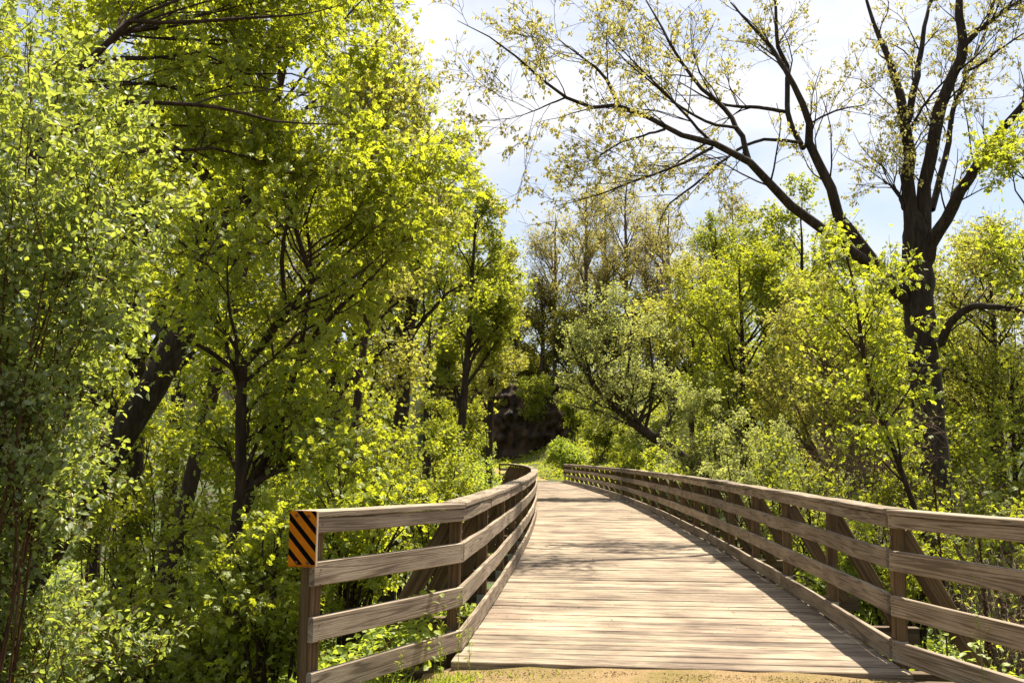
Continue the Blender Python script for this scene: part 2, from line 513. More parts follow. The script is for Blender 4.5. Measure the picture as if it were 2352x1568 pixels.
def limbs_to_envelope(rs, trunk, c, r, n, low=0.15, rise=0.7, K=7, r0=0.5, shell=(0.7, 1.0), zmin=-0.75):
    """Main limbs from a trunk polyline (K,4 with radius) out to an ellipsoid c, r."""
    u = rs.normal(size=(n * 3, 3))
    u = nrm(u)
    u = u[u[:, 2] > zmin][:n]
    n = len(u)
    end = c + r * u * rs.uniform(shell[0], shell[1], n)[:, None]
    zt = trunk[:, 2]
    h = zt.max() - zt.min()
    dist = np.linalg.norm(end[:, :2] - np.array([np.interp(e[2], zt, trunk[:, 0]) for e in end])[:, None] * 0 - c[None, :2], axis=1)
    zs = np.clip(end[:, 2] - dist * rise - rs.uniform(0, .1, n) * h, zt.min() + low * h, zt.max() * 0.98 + zt.min() * 0.02)
    st = np.stack([np.interp(zs, zt, trunk[:, k]) for k in range(3)], -1)
    rad = np.interp(zs, zt, trunk[:, 3]) * r0
    mid = st * 0.5 + end * 0.5
    mid[:, 2] += rs.uniform(-0.02, 0.14, n) * np.linalg.norm(end - st, axis=1)
    mid += rs.normal(size=(n, 3)) * 0.06 * np.linalg.norm(end - st, axis=1)[:, None]
    t = np.linspace(0, 1, K)[None, :, None]
    L = st[:, None] * (1 - t) ** 2 + 2 * mid[:, None] * t * (1 - t) + end[:, None] * t ** 2
    L += rs.normal(size=L.shape) * 0.015 * np.linalg.norm(end - st, axis=1)[:, None, None] * np.sin(np.linspace(0, math.pi, K))[None, :, None]
    R = rad[:, None] * np.linspace(1, 0.22, K)[None, :]
    return L, R

LEAFK = 0.45
def tree(name, label, cat, base, path, crown, leaf, leafmat, bark=None, seed=0, group=None, limbs=14, br=(7, 1.3), tw=(6, 0.55),
         nleaf=20000, size=0.08, low=0.15, droop=0.35, up=0.15, sides=7, extra=None, rise=0.7, zmin=-0.75, tw_r=0.006, flowers=0, tdroop=0.03, shell=(0.7, 1.0), crown_mats=None, t0=0.1):
    """path: list of (x,y,z,r) for the trunk in world space; crown: list of (centre, radii, share)."""
    rs = np.random.default_rng(seed)
    nleaf = int(nleaf * LEAFK)
    base = np.asarray(base, float)
    o = empty(name, base)
    tag(o, label, cat, group)
    bark = bark or M_BARK
    tr = smooth_line(np.asarray(path, float), 14)
    tr[:, :3] -= base
    tr[:, :2] += np.cumsum(rs.normal(size=(14, 2)), 0) * 0.012 * (tr[-1, 2] - tr[0, 2]) / 14 * 2
    g = Geo()
    flare = tr.copy()
    tubes(g, flare[None, :, :3], flare[None, :, 3], sides=12, rough=.05)
    gl = Geo()
    gt = Geo()
    if extra:
        for poly in extra:
            q = smooth_line(np.asarray(poly, float), 12)
            q[:, :3] -= base
            tubes(g, q[None, :, :3], q[None, :, 3], sides=7)
    Ls, Rs_ = [], []
    for (c, r, share) in crown:
        c = np.asarray(c, float) - base
        r = np.asarray(r, float)
        L, R = limbs_to_envelope(rs, tr, c, r, max(3, int(limbs * share)), low=low, rise=rise, zmin=zmin, shell=shell)
        tubes(g, L, R, sides=5)
        B, BR = sprout(rs, L, R, br[0], br[1], t0=0.25, up=up, rmax=0.035)
        tubes(g, B, BR, sides=4)
        W, WR = sprout(rs, B, np.maximum(BR, 0.008), tw[0], tw[1], t0=0.2, up=up * 0.5, rmax=tw_r, droop=tdroop, K=4)
        tubes(gt, W, np.maximum(WR, 0.0022), sides=3)
        Ls.append(W)
        Rs_.append(share)
        leaves_on(rs, gl, leaf, np.concatenate([W]), int(nleaf * share), size, droop=droop, spread=size * 0.7, t0=t0)
        leaves_on(rs, gl, leaf, B, int(nleaf * share * 0.15), size, droop=droop, spread=size * 0.5)
        if flowers:
            gf = Geo()
            leaves_on(rs, gf, 'flower', W, flowers, 0.022, droop=-0.1, spread=0.015)
    g.build('trunk', bark, o, smooth=True)
    gl.build('crown', leafmat, o, extra=gt, extra_mat=M_TWIGD)
    if flowers:
        gf.build('blossom', M_FLOWER, o)
    return o

def copy_tree(o, loc, rz, sc, label, group=None):
    c = o.copy()
    COL.objects.link(c)
    c.location = loc
    c.rotation_euler = (0, 0, rz)
    c.scale = (sc, sc, sc) if not isinstance(sc, tuple) else sc
    c['label'] = label
    if group: c['group'] = group
    for ch in o.children:
        d = ch.copy()
        COL.objects.link(d)
        d.parent = c
        for ch2 in ch.children:
            e = ch2.copy()
            COL.objects.link(e)
            e.parent = d
    return c

# ------------------------------------------------------------------ bridge line
R_ARC = 357.0
TH0 = 0.0814
S0 = np.array([2.696, 7.243])
WID = 3.04
S_END = 52.15
def right(s):
    th = TH0 - s / R_ARC
    # integral of (sin th, cos th)
    x = S0[0] + R_ARC * (math.cos(th) - math.cos(TH0))
    y = S0[1] + R_ARC * (math.sin(TH0) - math.sin(th))
    return np.array([x, y])
def heading(s):
    th = TH0 - s / R_ARC
    return np.array([math.sin(th), math.cos(th)])
def rnorm(s):
    h = heading(s)
    return np.array([h[1], -h[0]])
def left(s):
    return right(s) - WID * rnorm(s)
def centre(s, off=0.0):
    return right(s) + (off - WID / 2) * rnorm(s)

# ------------------------------------------------------------------ terrain
def sst(a, b, x):
    t = np.clip((x - a) / (b - a), 0, 1)
    return t * t * (3 - 2 * t)

def vnoise(x, y, s, seed=0):
    rs = np.random.default_rng(seed)
    tot = np.zeros_like(np.asarray(x, float))
    amp = 1.0
    for k in range(4):
        for _ in range(2):
            a = rs.uniform(0, 2 * math.pi)
            ph = rs.uniform(0, 6.28)
            tot = tot + amp * 0.5 * np.sin((x * math.cos(a) + y * math.sin(a)) / s * 2 * math.pi + ph + 1.3 * np.sin((y * math.cos(a) - x * math.sin(a)) / s * 4 + ph * 2))
        amp *= 0.5
        s *= 0.5
    return tot

def path_x(y):
    """centre line of the trail beyond the bridge"""
    t = np.maximum(y - 59.2, 0)
    return 1.55 - 0.06 * t - 0.0068 * t ** 2
def ground_z(x, y):
    x = np.asarray(x, float); y = np.asarray(y, float)
    zv = -0.95 - 2.3 * sst(9, 30, y) - 0.8 * sst(2.5, 11, np.abs(x - 1.15)) + 0.2 * vnoise(x, y, 9.0, 3)
    # near bank carrying the trail
    d = np.abs(x - 1.15)
    bank = np.where(d < 2.1, -0.10, -0.10 - (d - 2.1) * 0.75)
    near = np.maximum(zv, bank)
    wn = sst(7.0, 9.6, y + 0.25 * np.abs(x - 1.1) * 0)
    z = near * (1 - wn) + zv * wn
    # far bank
    wf = sst(47.0, 60.0, y)
    pz = 0.6 * sst(62, 80, y)
    zf = pz - 0.10 + 0.12 * vnoise(x, y, 7.0, 5) * sst(1.5, 4, np.abs(x - path_x(y)))
    # slope rising to the right of the trail, and the hill behind
    q = sst(0, 1, np.clip((x - path_x(y) - 2.5) / 26.0, 0, 1)) * 9.5 * sst(56, 70, y)
    hill = 9.5 * sst(95, 104, y) + 4 * sst(108, 190, y)
    lefty = 6.0 * sst(-16, -60, x) * sst(40, 70, y)
    zf = np.maximum(zf + q, np.maximum(hill, zf)) + lefty
    # below the bridge's right end the bank stays low away from the trail
    return z * (1 - wf) + zf * wf

def build_terrain():
    xs = np.concatenate([np.arange(-130, -30, 5.0), np.arange(-30, 40, 0.8), np.arange(40, 131, 5.0)])
    ys = np.concatenate([np.arange(-12, 30, 0.6), np.arange(30, 125, 1.2), np.arange(125, 260, 6.0)])
    X, Y = np.meshgrid(xs, ys)
    Z = ground_z(X, Y) + 0.05 * vnoise(X, Y, 2.1, 11)
    nx, ny = len(xs), len(ys)
    V = np.stack([X, Y, Z], -1).reshape(-1, 3)
    i = np.arange(nx - 1)[None, :] + (np.arange(ny - 1) * nx)[:, None]
    F = np.stack([i, i + 1, i + nx + 1, i + nx], -1).reshape(-1, 4)
    m, nt, out = new_mat('forest_floor')
    tc = nd(nt, 'ShaderNodeTexCoord')
    n1 = nd(nt, 'ShaderNodeTexNoise', Scale=0.7, Detail=6.0, Roughness=0.6)
    n2 = nd(nt, 'ShaderNodeTexNoise', Scale=9.0, Detail=6.0, Roughness=0.7)
    nt.links.new(tc.outputs['Object'], n1.inputs['Vector'])
    nt.links.new(tc.outputs['Object'], n2.inputs['Vector'])
    c1 = ramp(nt, n2.outputs['Fac'], [(0.3, (0.02, 0.016, 0.008)), (0.55, (0.05, 0.04, 0.02)), (0.75, (0.085, 0.07, 0.035))])
    c2 = ramp(nt, n2.outputs['Fac'], [(0.3, (0.025, 0.045, 0.006)), (0.7, (0.085, 0.13, 0.016))])
    c = mixc(nt, ramp(nt, n1.outputs['Fac'], [(0.42, (0, 0, 0)), (0.6, (1, 1, 1))]), c1, c2)
    pb = nd(nt, 'ShaderNodeBsdfPrincipled', Roughness=0.95)
    nt.links.new(c, pb.inputs['Base Color'])
    bp = nd(nt, 'ShaderNodeBump', Strength=0.8, Distance=0.08)
    nt.links.new(n2.outputs['Fac'], bp.inputs['Height'])
    nt.links.new(bp.outputs[0], pb.inputs['Normal'])
    nt.links.new(pb.outputs[0], out.inputs['Surface'])
    g = Geo().add(V, F)
    o = g.build('ground', m, smooth=True)
    tag(o, kind='structure')
build_terrain()

def gravel_mat():
    m, nt, out = new_mat('sandy_gravel')
    tc = nd(nt, 'ShaderNodeTexCoord')
    n1 = nd(nt, 'ShaderNodeTexNoise', Scale=85.0, Detail=4.0, Roughness=0.75)
    n2 = nd(nt, 'ShaderNodeTexNoise', Scale=2.2, Detail=5.0, Roughness=0.6)
    vo = nd(nt, 'ShaderNodeTexVoronoi', Scale=120.0)
    for n in (n1, n2, vo): nt.links.new(tc.outputs['Object'], n.inputs['Vector'])
    c = ramp(nt, n1.outputs['Fac'], [(0.25, (0.09, 0.05, 0.02)), (0.5, (0.27, 0.175, 0.075)), (0.75, (0.46, 0.33, 0.17))])
    c = mixc(nt, ramp(nt, n2.outputs['Fac'], [(0.42, (0, 0, 0)), (0.62, (0.8, 0.8, 0.8))]), c, (0.15, 0.12, 0.014))
    pb = nd(nt, 'ShaderNodeBsdfPrincipled', Roughness=0.95)
    nt.links.new(c, pb.inputs['Base Color'])
    bp = nd(nt, 'ShaderNodeBump', Strength=0.9, Distance=0.012)
    nt.links.new(math_n(nt, 'ADD', vo.outputs['Distance'], n1.outputs['Fac']), bp.inputs['Height'])
    nt.links.new(bp.outputs[0], pb.inputs['Normal'])
    nt.links.new(pb.outputs[0], out.inputs['Surface'])
    return m
M_GRAVEL = gravel_mat()

def ribbon(name, cl, half, mat, zf, nx=15, seed=1):
    """cl: (n,2) centre line"""
    n = len(cl)
    T = nrm(np.gradient(cl, axis=0))
    Nn = np.stack([T[:, 1], -T[:, 0]], -1)
    u = np.linspace(-1, 1, nx)
    rs = np.random.default_rng(seed)
    XY = cl[:, None] + Nn[:, None] * (u * half)[None, :, None]
    Z = zf(XY[..., 0], XY[..., 1]) + 0.012 * vnoise(XY[..., 0], XY[..., 1], 0.9, 8) - 0.09 * np.abs(u)[None, :] ** 6
    V = np.concatenate([XY, Z[..., None]], -1).reshape(-1, 3)
    i = np.arange(nx - 1)[None, :] + (np.arange(n - 1) * nx)[:, None]
    F = np.stack([i, i + 1, i + nx + 1, i + nx], -1).reshape(-1, 4)
    o = Geo().add(V, F).build(name, mat, smooth=True)
    tag(o, kind='structure')
    return o
s_f = -0.35
front_c = centre(s_f)
hh = heading(s_f)
cl = np.array([front_c + hh * t for t in np.linspace(-14, 0.0, 60)])
ribbon('path', cl, 1.75, M_GRAVEL, lambda x, y: np.full_like(x, -0.022) - 0.006 * vnoise(x, y, 0.5, 21))
yy = np.linspace(59.3, 96, 50)
cl2 = np.stack([path_x(yy), yy], -1)
cl2[0] = centre(S_END + 0.02); 
ribbon('path', cl2, 1.7, M_GRAVEL, lambda x, y: 0.6 * sst(62, 80, y) - 0.02, seed=2)

# ------------------------------------------------------------------ bridge
rb = np.random.default_rng(42)
def board(geo, pts, side, w, h, ch=0.004, wav=0.0, rot=None, seed_off=None, zup=None):
    """Sweep a chamfered rectangle: w along 'side' (horizontal), h along 'zup'. pts (n,3)."""
    pts = np.asarray(pts, float)
    n = len(pts)
    side = np.broadcast_to(np.asarray(side, float), (n, 3))
    zup = np.broadcast_to(np.asarray((0, 0, 1.0) if zup is None else zup, float), (n, 3))
    a, b = w / 2, h / 2
    prof = np.array([(-a + ch, -b), (a - ch, -b), (a, -b + ch), (a, b - ch), (a - ch, b), (-a + ch, b), (-a, b - ch), (-a, -b + ch)])
    V = pts[:, None] + side[:, None] * prof[None, :, 0:1] + zup[:, None] * prof[None, :, 1:2]
    seg = np.concatenate([[0], np.cumsum(np.linalg.norm(np.diff(pts, axis=0), axis=1))])
    off = rb.uniform(0, 50, 3)
    Gr = np.stack([np.broadcast_to(seg[:, None], (n, 8)), np.broadcast_to(prof[None, :, 1], (n, 8)), np.broadcast_to(prof[None, :, 0], (n, 8))], -1) + off
    k = np.arange(n - 1)[:, None] * 8
    s = np.arange(8)[None, :]
    s2 = (s + 1) % 8
    F = np.stack([k + s, k + s2, k + 8 + s2, k + 8 + s], -1).reshape(-1, 4)
    base = geo.n
    geo.add(V.reshape(-1, 3), F, Gr)
    geo.faces_only(np.array([[7, 6, 5, 4, 3, 2, 1, 0]]), base)
    geo.faces_only(np.array([[0, 1, 2, 3, 4, 5, 6, 7]]), base + (n - 1) * 8)

bridge = empty('wooden_bridge', (*centre(0.0), 0.0))
tag(bridge, 'weathered timber trail bridge with plank deck and board railings curving left', 'bridge')
BR = np.array(bridge.location)
def in_bridge(o):
    o.parent = bridge
    o.matrix_parent_inverse = Matrix.Translation(-Vector(BR))
    return o

def to3(p, z):
    return np.array([p[0], p[1], z])

# deck planks
gd = Geo()
s = -0.36
while s < S_END + 0.3:
    w = 0.158 + rb.uniform(-0.02, 0.02)
    gap = rb.choice([0.007, 0.012, 0.02, 0.034], p=[.35, .35, .2, .1])
    c = centre(s + w / 2)
    rn = rnorm(s + w / 2)
    e0 = WID / 2 + 0.02 + rb.uniform(-0.02, 0.025)
    e1 = WID / 2 + 0.02 + rb.uniform(-0.02, 0.04)
    zc = -0.045 + rb.uniform(-0.008, 0.0)
    t = np.linspace(-e0, e1, 12)
    skew = rb.normal() * 0.0015
    hd = heading(s + w / 2)
    pts = np.array([to3(c + rn * u + hd * skew * u, zc + 0.003 * math.sin(u * 2.1 + s * 7) + rb.normal() * 0.0008) for u in t])
    tilt = rb.normal() * 0.006
    board(gd, pts, to3(hd, tilt), w, 0.09, ch=0.006)
    s += w + gap
in_bridge(gd.build('deck', M_DECK))

# cross beams, girders and abutments
POSTS = [0.02 + 2.005 * k for k in range(27)]
for i, s in enumerate(POSTS):
    gb = Geo()
    c = centre(s + 0.11)
    rn = rnorm(s)
    L = WID / 2 + 0.86
    board(gb, np.array([to3(c + rn * u, -0.165) for u in np.linspace(-L, L, 6)]), to3(heading(s), 0), 0.10, 0.145)
    in_bridge(gb.build('cross_beam', M_BEAM))
for off in (-1.25, -0.45, 0.45, 1.25):
    gg = Geo()
    board(gg, np.array([to3(centre(s, 0) + rnorm(s) * off, -0.43) for s in np.linspace(0.05, S_END, 40)]), np.array([to3(rnorm(s), 0) for s in np.linspace(0.05, S_END, 40)]), 0.14, 0.38)
    in_bridge(gg.build('girder', M_BEAM))
for sA in (-0.26, S_END + 0.05):
    for k in range(4):
        ga = Geo()
        c = centre(sA)
        rn = rnorm(sA)
        z = -0.20 - 0.235 * k
        board(ga, np.array([to3(c + rn * u, z) for u in np.linspace(-2.35, 2.35, 8)]), to3(heading(sA), 0), 0.14, 0.23, ch=0.01)
        in_bridge(ga.build('abutment_timber', M_BEAM))
for j, (sP) in enumerate((13.0, 26.0, 39.0)):
    gp = Geo()
    for off in (-1.3, 0, 1.3):
        b = centre(sP) + rnorm(sP) * off
        board(gp, np.array([to3(b, -4.2), to3(b, -0.86)]), to3(rnorm(sP), 0), 0.3, 0.3, ch=0.02, zup=to3(heading(sP), 0))
    board(gp, np.array([to3(centre(sP) + rnorm(sP) * u, -0.74) for u in (-1.9, 0, 1.9)]), to3(heading(sP), 0), 0.3, 0.235, ch=0.015)
    in_bridge(gp.build('pier', M_BEAM))

RAILS = [('top_rail', 0.936, 1.0245), ('rail_board', 0.637, 0.777), ('rail_board', 0.324, 0.464), ('rail_board', 0.014, 0.157)]
def bolt_geo(p, ax, r=0.016, l=0.022):
    g = Geo()
    ax = nrm(np.asarray(ax, float))
    pts = np.array([p, p + ax * 0.004, p + ax * 0.0042, p + ax * l])
    tubes(g, pts[None], np.array([[r * 1.6, r * 1.6, r, r]]), sides=6)
    tubes(g, np.array([[p + ax * l, p + ax * (l + 0.0005)]]), np.array([[r, 0.0005]]), sides=6)
    return g
M_STEEL = simple_mat('galvanised_steel', (0.36, 0.35, 0.33), rough=0.45, metal=0.7)
M_RUST = simple_mat('rusty_bolt', (0.13, 0.06, 0.03), rough=0.8, var=0.5, scale=90)

def railing(side, label, lines, far_wing):
    """side +1 right, -1 left. lines: inner-face plan line as list of s stations plus wing points."""
    edge = right if side > 0 else left
    def outn(s): return rnorm(s) * side
    # plan line of the inner face: wing end, corner, arc ...
    wing_end, corner = lines
    stations = list(np.arange(POSTS[0], POSTS[-1] + 0.01, 2.005 / 4))
    if side < 0: stations[0] -= 0.07
    arc = np.array([edge(s) for s in stations])
    arcn = np.array([outn(s) for s in stations])
    wd = nrm(np.asarray(corner) - np.asarray(wing_end))
    wn = np.array([wd[1], -wd[0]]) * side
    # (a) segments: list of (points2d, normals2d, zlift at each point)
    segs = []
    tw = np.linspace(0, 1, 8)
    wing_pts = np.array([np.asarray(wing_end) * (1 - t) + np.asarray(corner) * t for t in tw])
    segs.append((wing_pts, np.tile(wn, (8, 1)), 0.02 * (1 - tw)))
    # boards two bays long, spliced at posts, staggered per row
    def arc_pieces(phase):
        cuts = [0] + [k for k in range(4 * (1 + phase), len(stations) - 1, 8)] + [len(stations) - 1]
        return [(a, b) for a, b in zip(cuts[:-1], cuts[1:]) if b > a]
    if far_wing is not None:
        fe = np.asarray(far_wing)
        fd = nrm(fe - arc[-1])
        fn = np.array([fd[1], -fd[0]]) * side
        fw = (np.array([arc[-1] * (1 - t) + fe * t for t in np.linspace(0.01, 1, 6)]), np.tile(fn, (6, 1)), np.zeros(6))
    cap = Geo()
    rs2 = np.random.default_rng(7 + side)
    def wave(n, amp):
        w = rs2.normal(size=n)
        return amp * np.convolve(w, [.25, .5, .25], 'same')
    # cap rail (2x8 laid flat) is the railing's own mesh
    def lay(geo, pts, nn, z, w, h, off, lift, wz, wx):
        n = len(pts)
        zz = z + lift + wave(n, wz)
        xx = off + wave(n, wx)
        p3 = np.concatenate([pts + nn * xx[:, None], zz[:, None]], -1)
        s3 = np.concatenate([nn, np.zeros((n, 1))], -1)
        tn = nrm(np.gradient(p3, axis=0))
        p3[0] += tn[0] * 0.0015
        p3[-1] -= tn[-1] * 0.0015
        board(geo, p3, s3, w, h, ch=0.005)
    CW = 0.185
    def run(geo, ph, z, w, h, off, wz, wx):
        lay(geo, segs[0][0], segs[0][1], z, w, h, off, segs[0][2], wz * .3, wx * .3)
        for (a, b) in arc_pieces(ph):
            dz = rs2.normal() * 0.002
            lay(geo, arc[a:b + 1], arcn[a:b + 1], z + dz, w, h, off, 0 * arc[a:b + 1, 0], wz, wx)
        if far_wing is not None:
            lay(geo, fw[0], fw[1], z, w, h, off, fw[2], wz, wx)
    run(cap, 1, 1.046, CW, 0.037, CW / 2 - 0.012, 0.006, 0.006)
    co = in_bridge(cap.build('railing', M_RAIL))
    co['label'] = label
    for i, (nm, z0, z1) in enumerate(RAILS):
        gr = Geo()
        run(gr, i % 2, (z0 + z1) / 2, 0.038, z1 - z0, 0.019, 0.005, 0.004)
        o = gr.build(nm, M_RAIL); in_bridge(o); o.parent = co
        o.matrix_parent_inverse = Matrix.Translation(-Vector(BR)) if False else Matrix.Identity(4)
    # posts and braces
    spots = [(edge(s), outn(s), heading(s), 0.0, s) for s in POSTS]
    wpost = np.asarray(wing_end) + wd * 0.075
    spots = [(wpost, wn, wd, 0.0, None)] + spots
    if far_wing is not None:
        spots.append((fe - fd * 0.06, fn, fd, 0, None))
    for i, (p, nn, h2, lift, sv) in enumerate(spots):
        gp = Geo()
        c = p + nn * (0.038 + 0.0445 + 0.001)
        if sv is not None and i == 1:
            c = c + h2 * 0.03
        zb = -0.9 if sv is None else -0.24
        lean = rs2.normal(size=2) * 0.006
        board(gp, np.array([to3(c, zb), to3(c, 0.4), to3(c + lean, 1.022 + (0.02 if i == 0 else 0))]), to3(nn, 0), 0.089, 0.089, ch=0.005, zup=to3(h2, 0))
        po = gp.build('post', M_POST); po.parent = co
        # brace
        if sv is not None:
            gb = Geo()
            off = h2 * (0.0445 + 0.021) * (1 if True else -1)
            a = to3(c + off + nn * 0.05, 0.89)
            b = to3(c + off + nn * 0.62, -0.13)
            d = nrm(b - a)
            perp = np.cross(d, to3(h2, 0))
            board(gb, np.array([a, (a + b) / 2, b]), to3(h2, 0), 0.038, 0.137, ch=0.004, zup=perp)
            bo = gb.build('brace', M_POST); bo.parent = co
            if i <= 6:
                q = to3(c - h2 * 0.012, 0.855)
                hb = to3(-nn, 0)
                bg = bolt_geo(q + hb * 0.0445, hb, r=0.011, l=0.014)
                bb = bg.build('bolt', M_STEEL); bb.parent = co
                gk = Geo()
                inn = to3(-nn, 0)
                q = to3(c + h2 * -0.052, 0.09)
                board(gk, np.array([q + np.array([0, 0, -0.05]), q + np.array([0, 0, 0.05])]), to3(nn, 0), 0.08, 0.006, ch=0.001, zup=to3(h2, 0))
                kk = gk.build('bracket_plate', M_STEEL); kk.parent = co
    # screw heads at the near joints
    for (z0, z1) in [(r[1], r[2]) for r in RAILS]:
        for f in (0.2, 0.8):
            for base2, nn, along in ((np.asarray(corner), wn, -wd * 0.03), (np.asarray(wing_end), wn, wd * 0.06)):
                q = to3(base2 + along, z0 + (z1 - z0) * f)
                ax = to3(-nn, 0)
                gn = Geo()
                tubes(gn, np.array([[q, q + ax * 0.003, q + ax * 0.0032]]), np.array([[0.006, 0.005, 0.0003]]), sides=6)
                o = gn.build('screw', M_RUST); o.parent = co
    return co

A_L = np.array([-1.12, 5.83])
cornerL = left(POSTS[0] - 0.07)
railing(-1, 'left railing of the bridge with flared end boards', (A_L[:2], cornerL), (-0.62, 61.3))
cornerR = right(POSTS[0] - 0.07)
wingR = cornerR + nrm(np.array([0.25, -1.43])) * 1.9
railing(1, 'right railing of the bridge throwing its shadow on the deck', (wingR, cornerR), None)

# ------------------------------------------------------------------ striped marker plate
def marker():
    cpx = P((1157 + 1262) / 2 / 1.7415, (2045 + 2263) / 2 / 1.7415, 5.74)
    W_, H_ = 0.157, 0.312
    toc = math.atan2(-cpx[0], cpx[1])            # direction back to the camera, right of -Y
    yaw = toc - math.radians(17)
    n = np.array([math.sin(yaw), -math.cos(yaw), 0.0])
    xr = np.array([math.cos(yaw), math.sin(yaw), 0.0])     # to the viewer's right
    o = empty('hazard_marker', cpx)
    tag(o, 'orange and black diagonally striped marker plate on the end post of the left railing', 'marker')
    def loc(u, v, w): return xr * u + np.array([0, 0, 1.0]) * v + n * w
    # backing board
    gb = Geo()
    board(gb, np.array([loc(0.004, -H_ / 2 + 0.002, -0.021), loc(0.004, H_ / 2 - 0.003, -0.021)]), xr, W_ - 0.004, 0.038, ch=0.003, zup=n)
    gb.build('backing_board', M_RAIL, o)
    # plate with rounded corners
    cr = 0.009
    out = []
    for cx, cy_, a0 in ((W_ / 2 - cr, H_ / 2 - cr, 0), (-W_ / 2 + cr, H_ / 2 - cr, 90), (-W_ / 2 + cr, -H_ / 2 + cr, 180), (W_ / 2 - cr, -H_ / 2 + cr, 270)):
        for k in range(5):
            a = math.radians(a0 + k * 22.5)
            out.append((cx + cr * math.cos(a), cy_ + cr * math.sin(a)))
    out = np.array(out)
    m = len(out)
    gp = Geo()
    Vf = np.array([loc(u, v, 0.0015) for u, v in out])
    Vb = np.array([loc(u, v, -0.0005) for u, v in out])
    gp.add(np.concatenate([Vf, Vb]), np.array([[i, (i + 1) % m, m + (i + 1) % m, m + i] for i in range(m)])[:, ::-1])
    gp.faces_only(np.arange(m)[None], 0)
    gp.faces_only((m + np.arange(m))[None, ::-1], 0)
    mo = simple_mat('orange_sheeting', (0.50, 0.155, 0.003), rough=0.7, var=0.14, scale=14, spec=0.12)
    gp.build('plate', mo, o)
    # black diagonal stripes, falling to the right, clipped to the plate
    def clip(poly, fn):
        res = []
        for i in range(len(poly)):
            p, q = poly[i], poly[(i + 1) % len(poly)]
            a, b = fn(p), fn(q)
            if a >= 0: res.append(p)
            if a * b < 0:
                t = a / (a - b)
                res.append((p[0] + (q[0] - p[0]) * t, p[1] + (q[1] - p[1]) * t))
        return res
    gs = Geo()
    inset = 0.0
    slope = 1.16        # dv/du of stripes (down to the right)
    # stripe edges measured on the photograph as heights at the left edge (fraction from the top)
    for k in range(6):
        top = H_ / 2 - 0.012 + 0.096 * (1 - k) + 0.099
        v0 = top - 0.096 * 0.0
        hi, lo = v0 - 0.0, v0 - 0.041
        poly = [(-W_ / 2, -H_ / 2 + 0.012), (W_ / 2, -H_ / 2 + 0.012), (W_ / 2, H_ / 2), (-W_ / 2, H_ / 2)]
        poly = clip(poly, lambda p: hi - slope * (p[0] + W_ / 2) - p[1])
        if len(poly) > 2: poly = clip(poly, lambda p: p[1] - (lo - slope * (p[0] + W_ / 2)))
        # keep corners inside the rounded plate
        if len(poly) > 2:
            lim = W_ / 2 + H_ / 2 - 0.0055
            for sx in (-1, 1):
                for sy in (-1, 1):
                    if len(poly) > 2: poly = clip(poly, lambda p: lim - sx * p[0] - sy * p[1])
        if len(poly) > 2:
            n0 = gs.n
            gs.add(np.array([loc(u, v, 0.0021) for u, v in poly]), np.arange(len(poly))[None])
    mb = simple_mat('black_sheeting', (0.004, 0.0035, 0.003), rough=0.9, var=0.3, spec=0.05)
    gs.build('stripe', mb, o)
    for (u, v) in ((-0.036, 0.131), (0.033, 0.127), (-0.030, -0.131), (0.036, -0.133)):
        g = bolt_geo(loc(u, v, 0.002), n, r=0.0062, l=0.005)
        g.build('bolt', M_RUST, o)
    # small print along the bottom edge
    cu = bpy.data.curves.new('small_print', 'FONT')
    cu.body = 'ILLINOIS ASSOCIATION OF SNOWMOBILE CLUBS'
    cu.size = 0.0062
    cu.align_x = 'CENTER'
    to = bpy.data.objects.new('small_print', cu)
    COL.objects.link(to)
    rot = Matrix(((xr[0], 0, n[0], 0), (xr[1], 0, n[1], 0), (0, 1, 0, 0), (0, 0, 0, 1)))
    bpy.context.view_layer.update()
    dg = bpy.context.evaluated_depsgraph_get()
    me = bpy.data.meshes.new_from_object(to.evaluated_get(dg))
    me.materials.append(mb)
    bpy.data.objects.remove(to)
    lo_ = bpy.data.objects.new('lettering', me)
    COL.objects.link(lo_)
    lo_.parent = o
    lo_.matrix_basis = Matrix.Translation(Vector(loc(0, -H_ / 2 + 0.0042, 0.0021))) @ rot
marker()

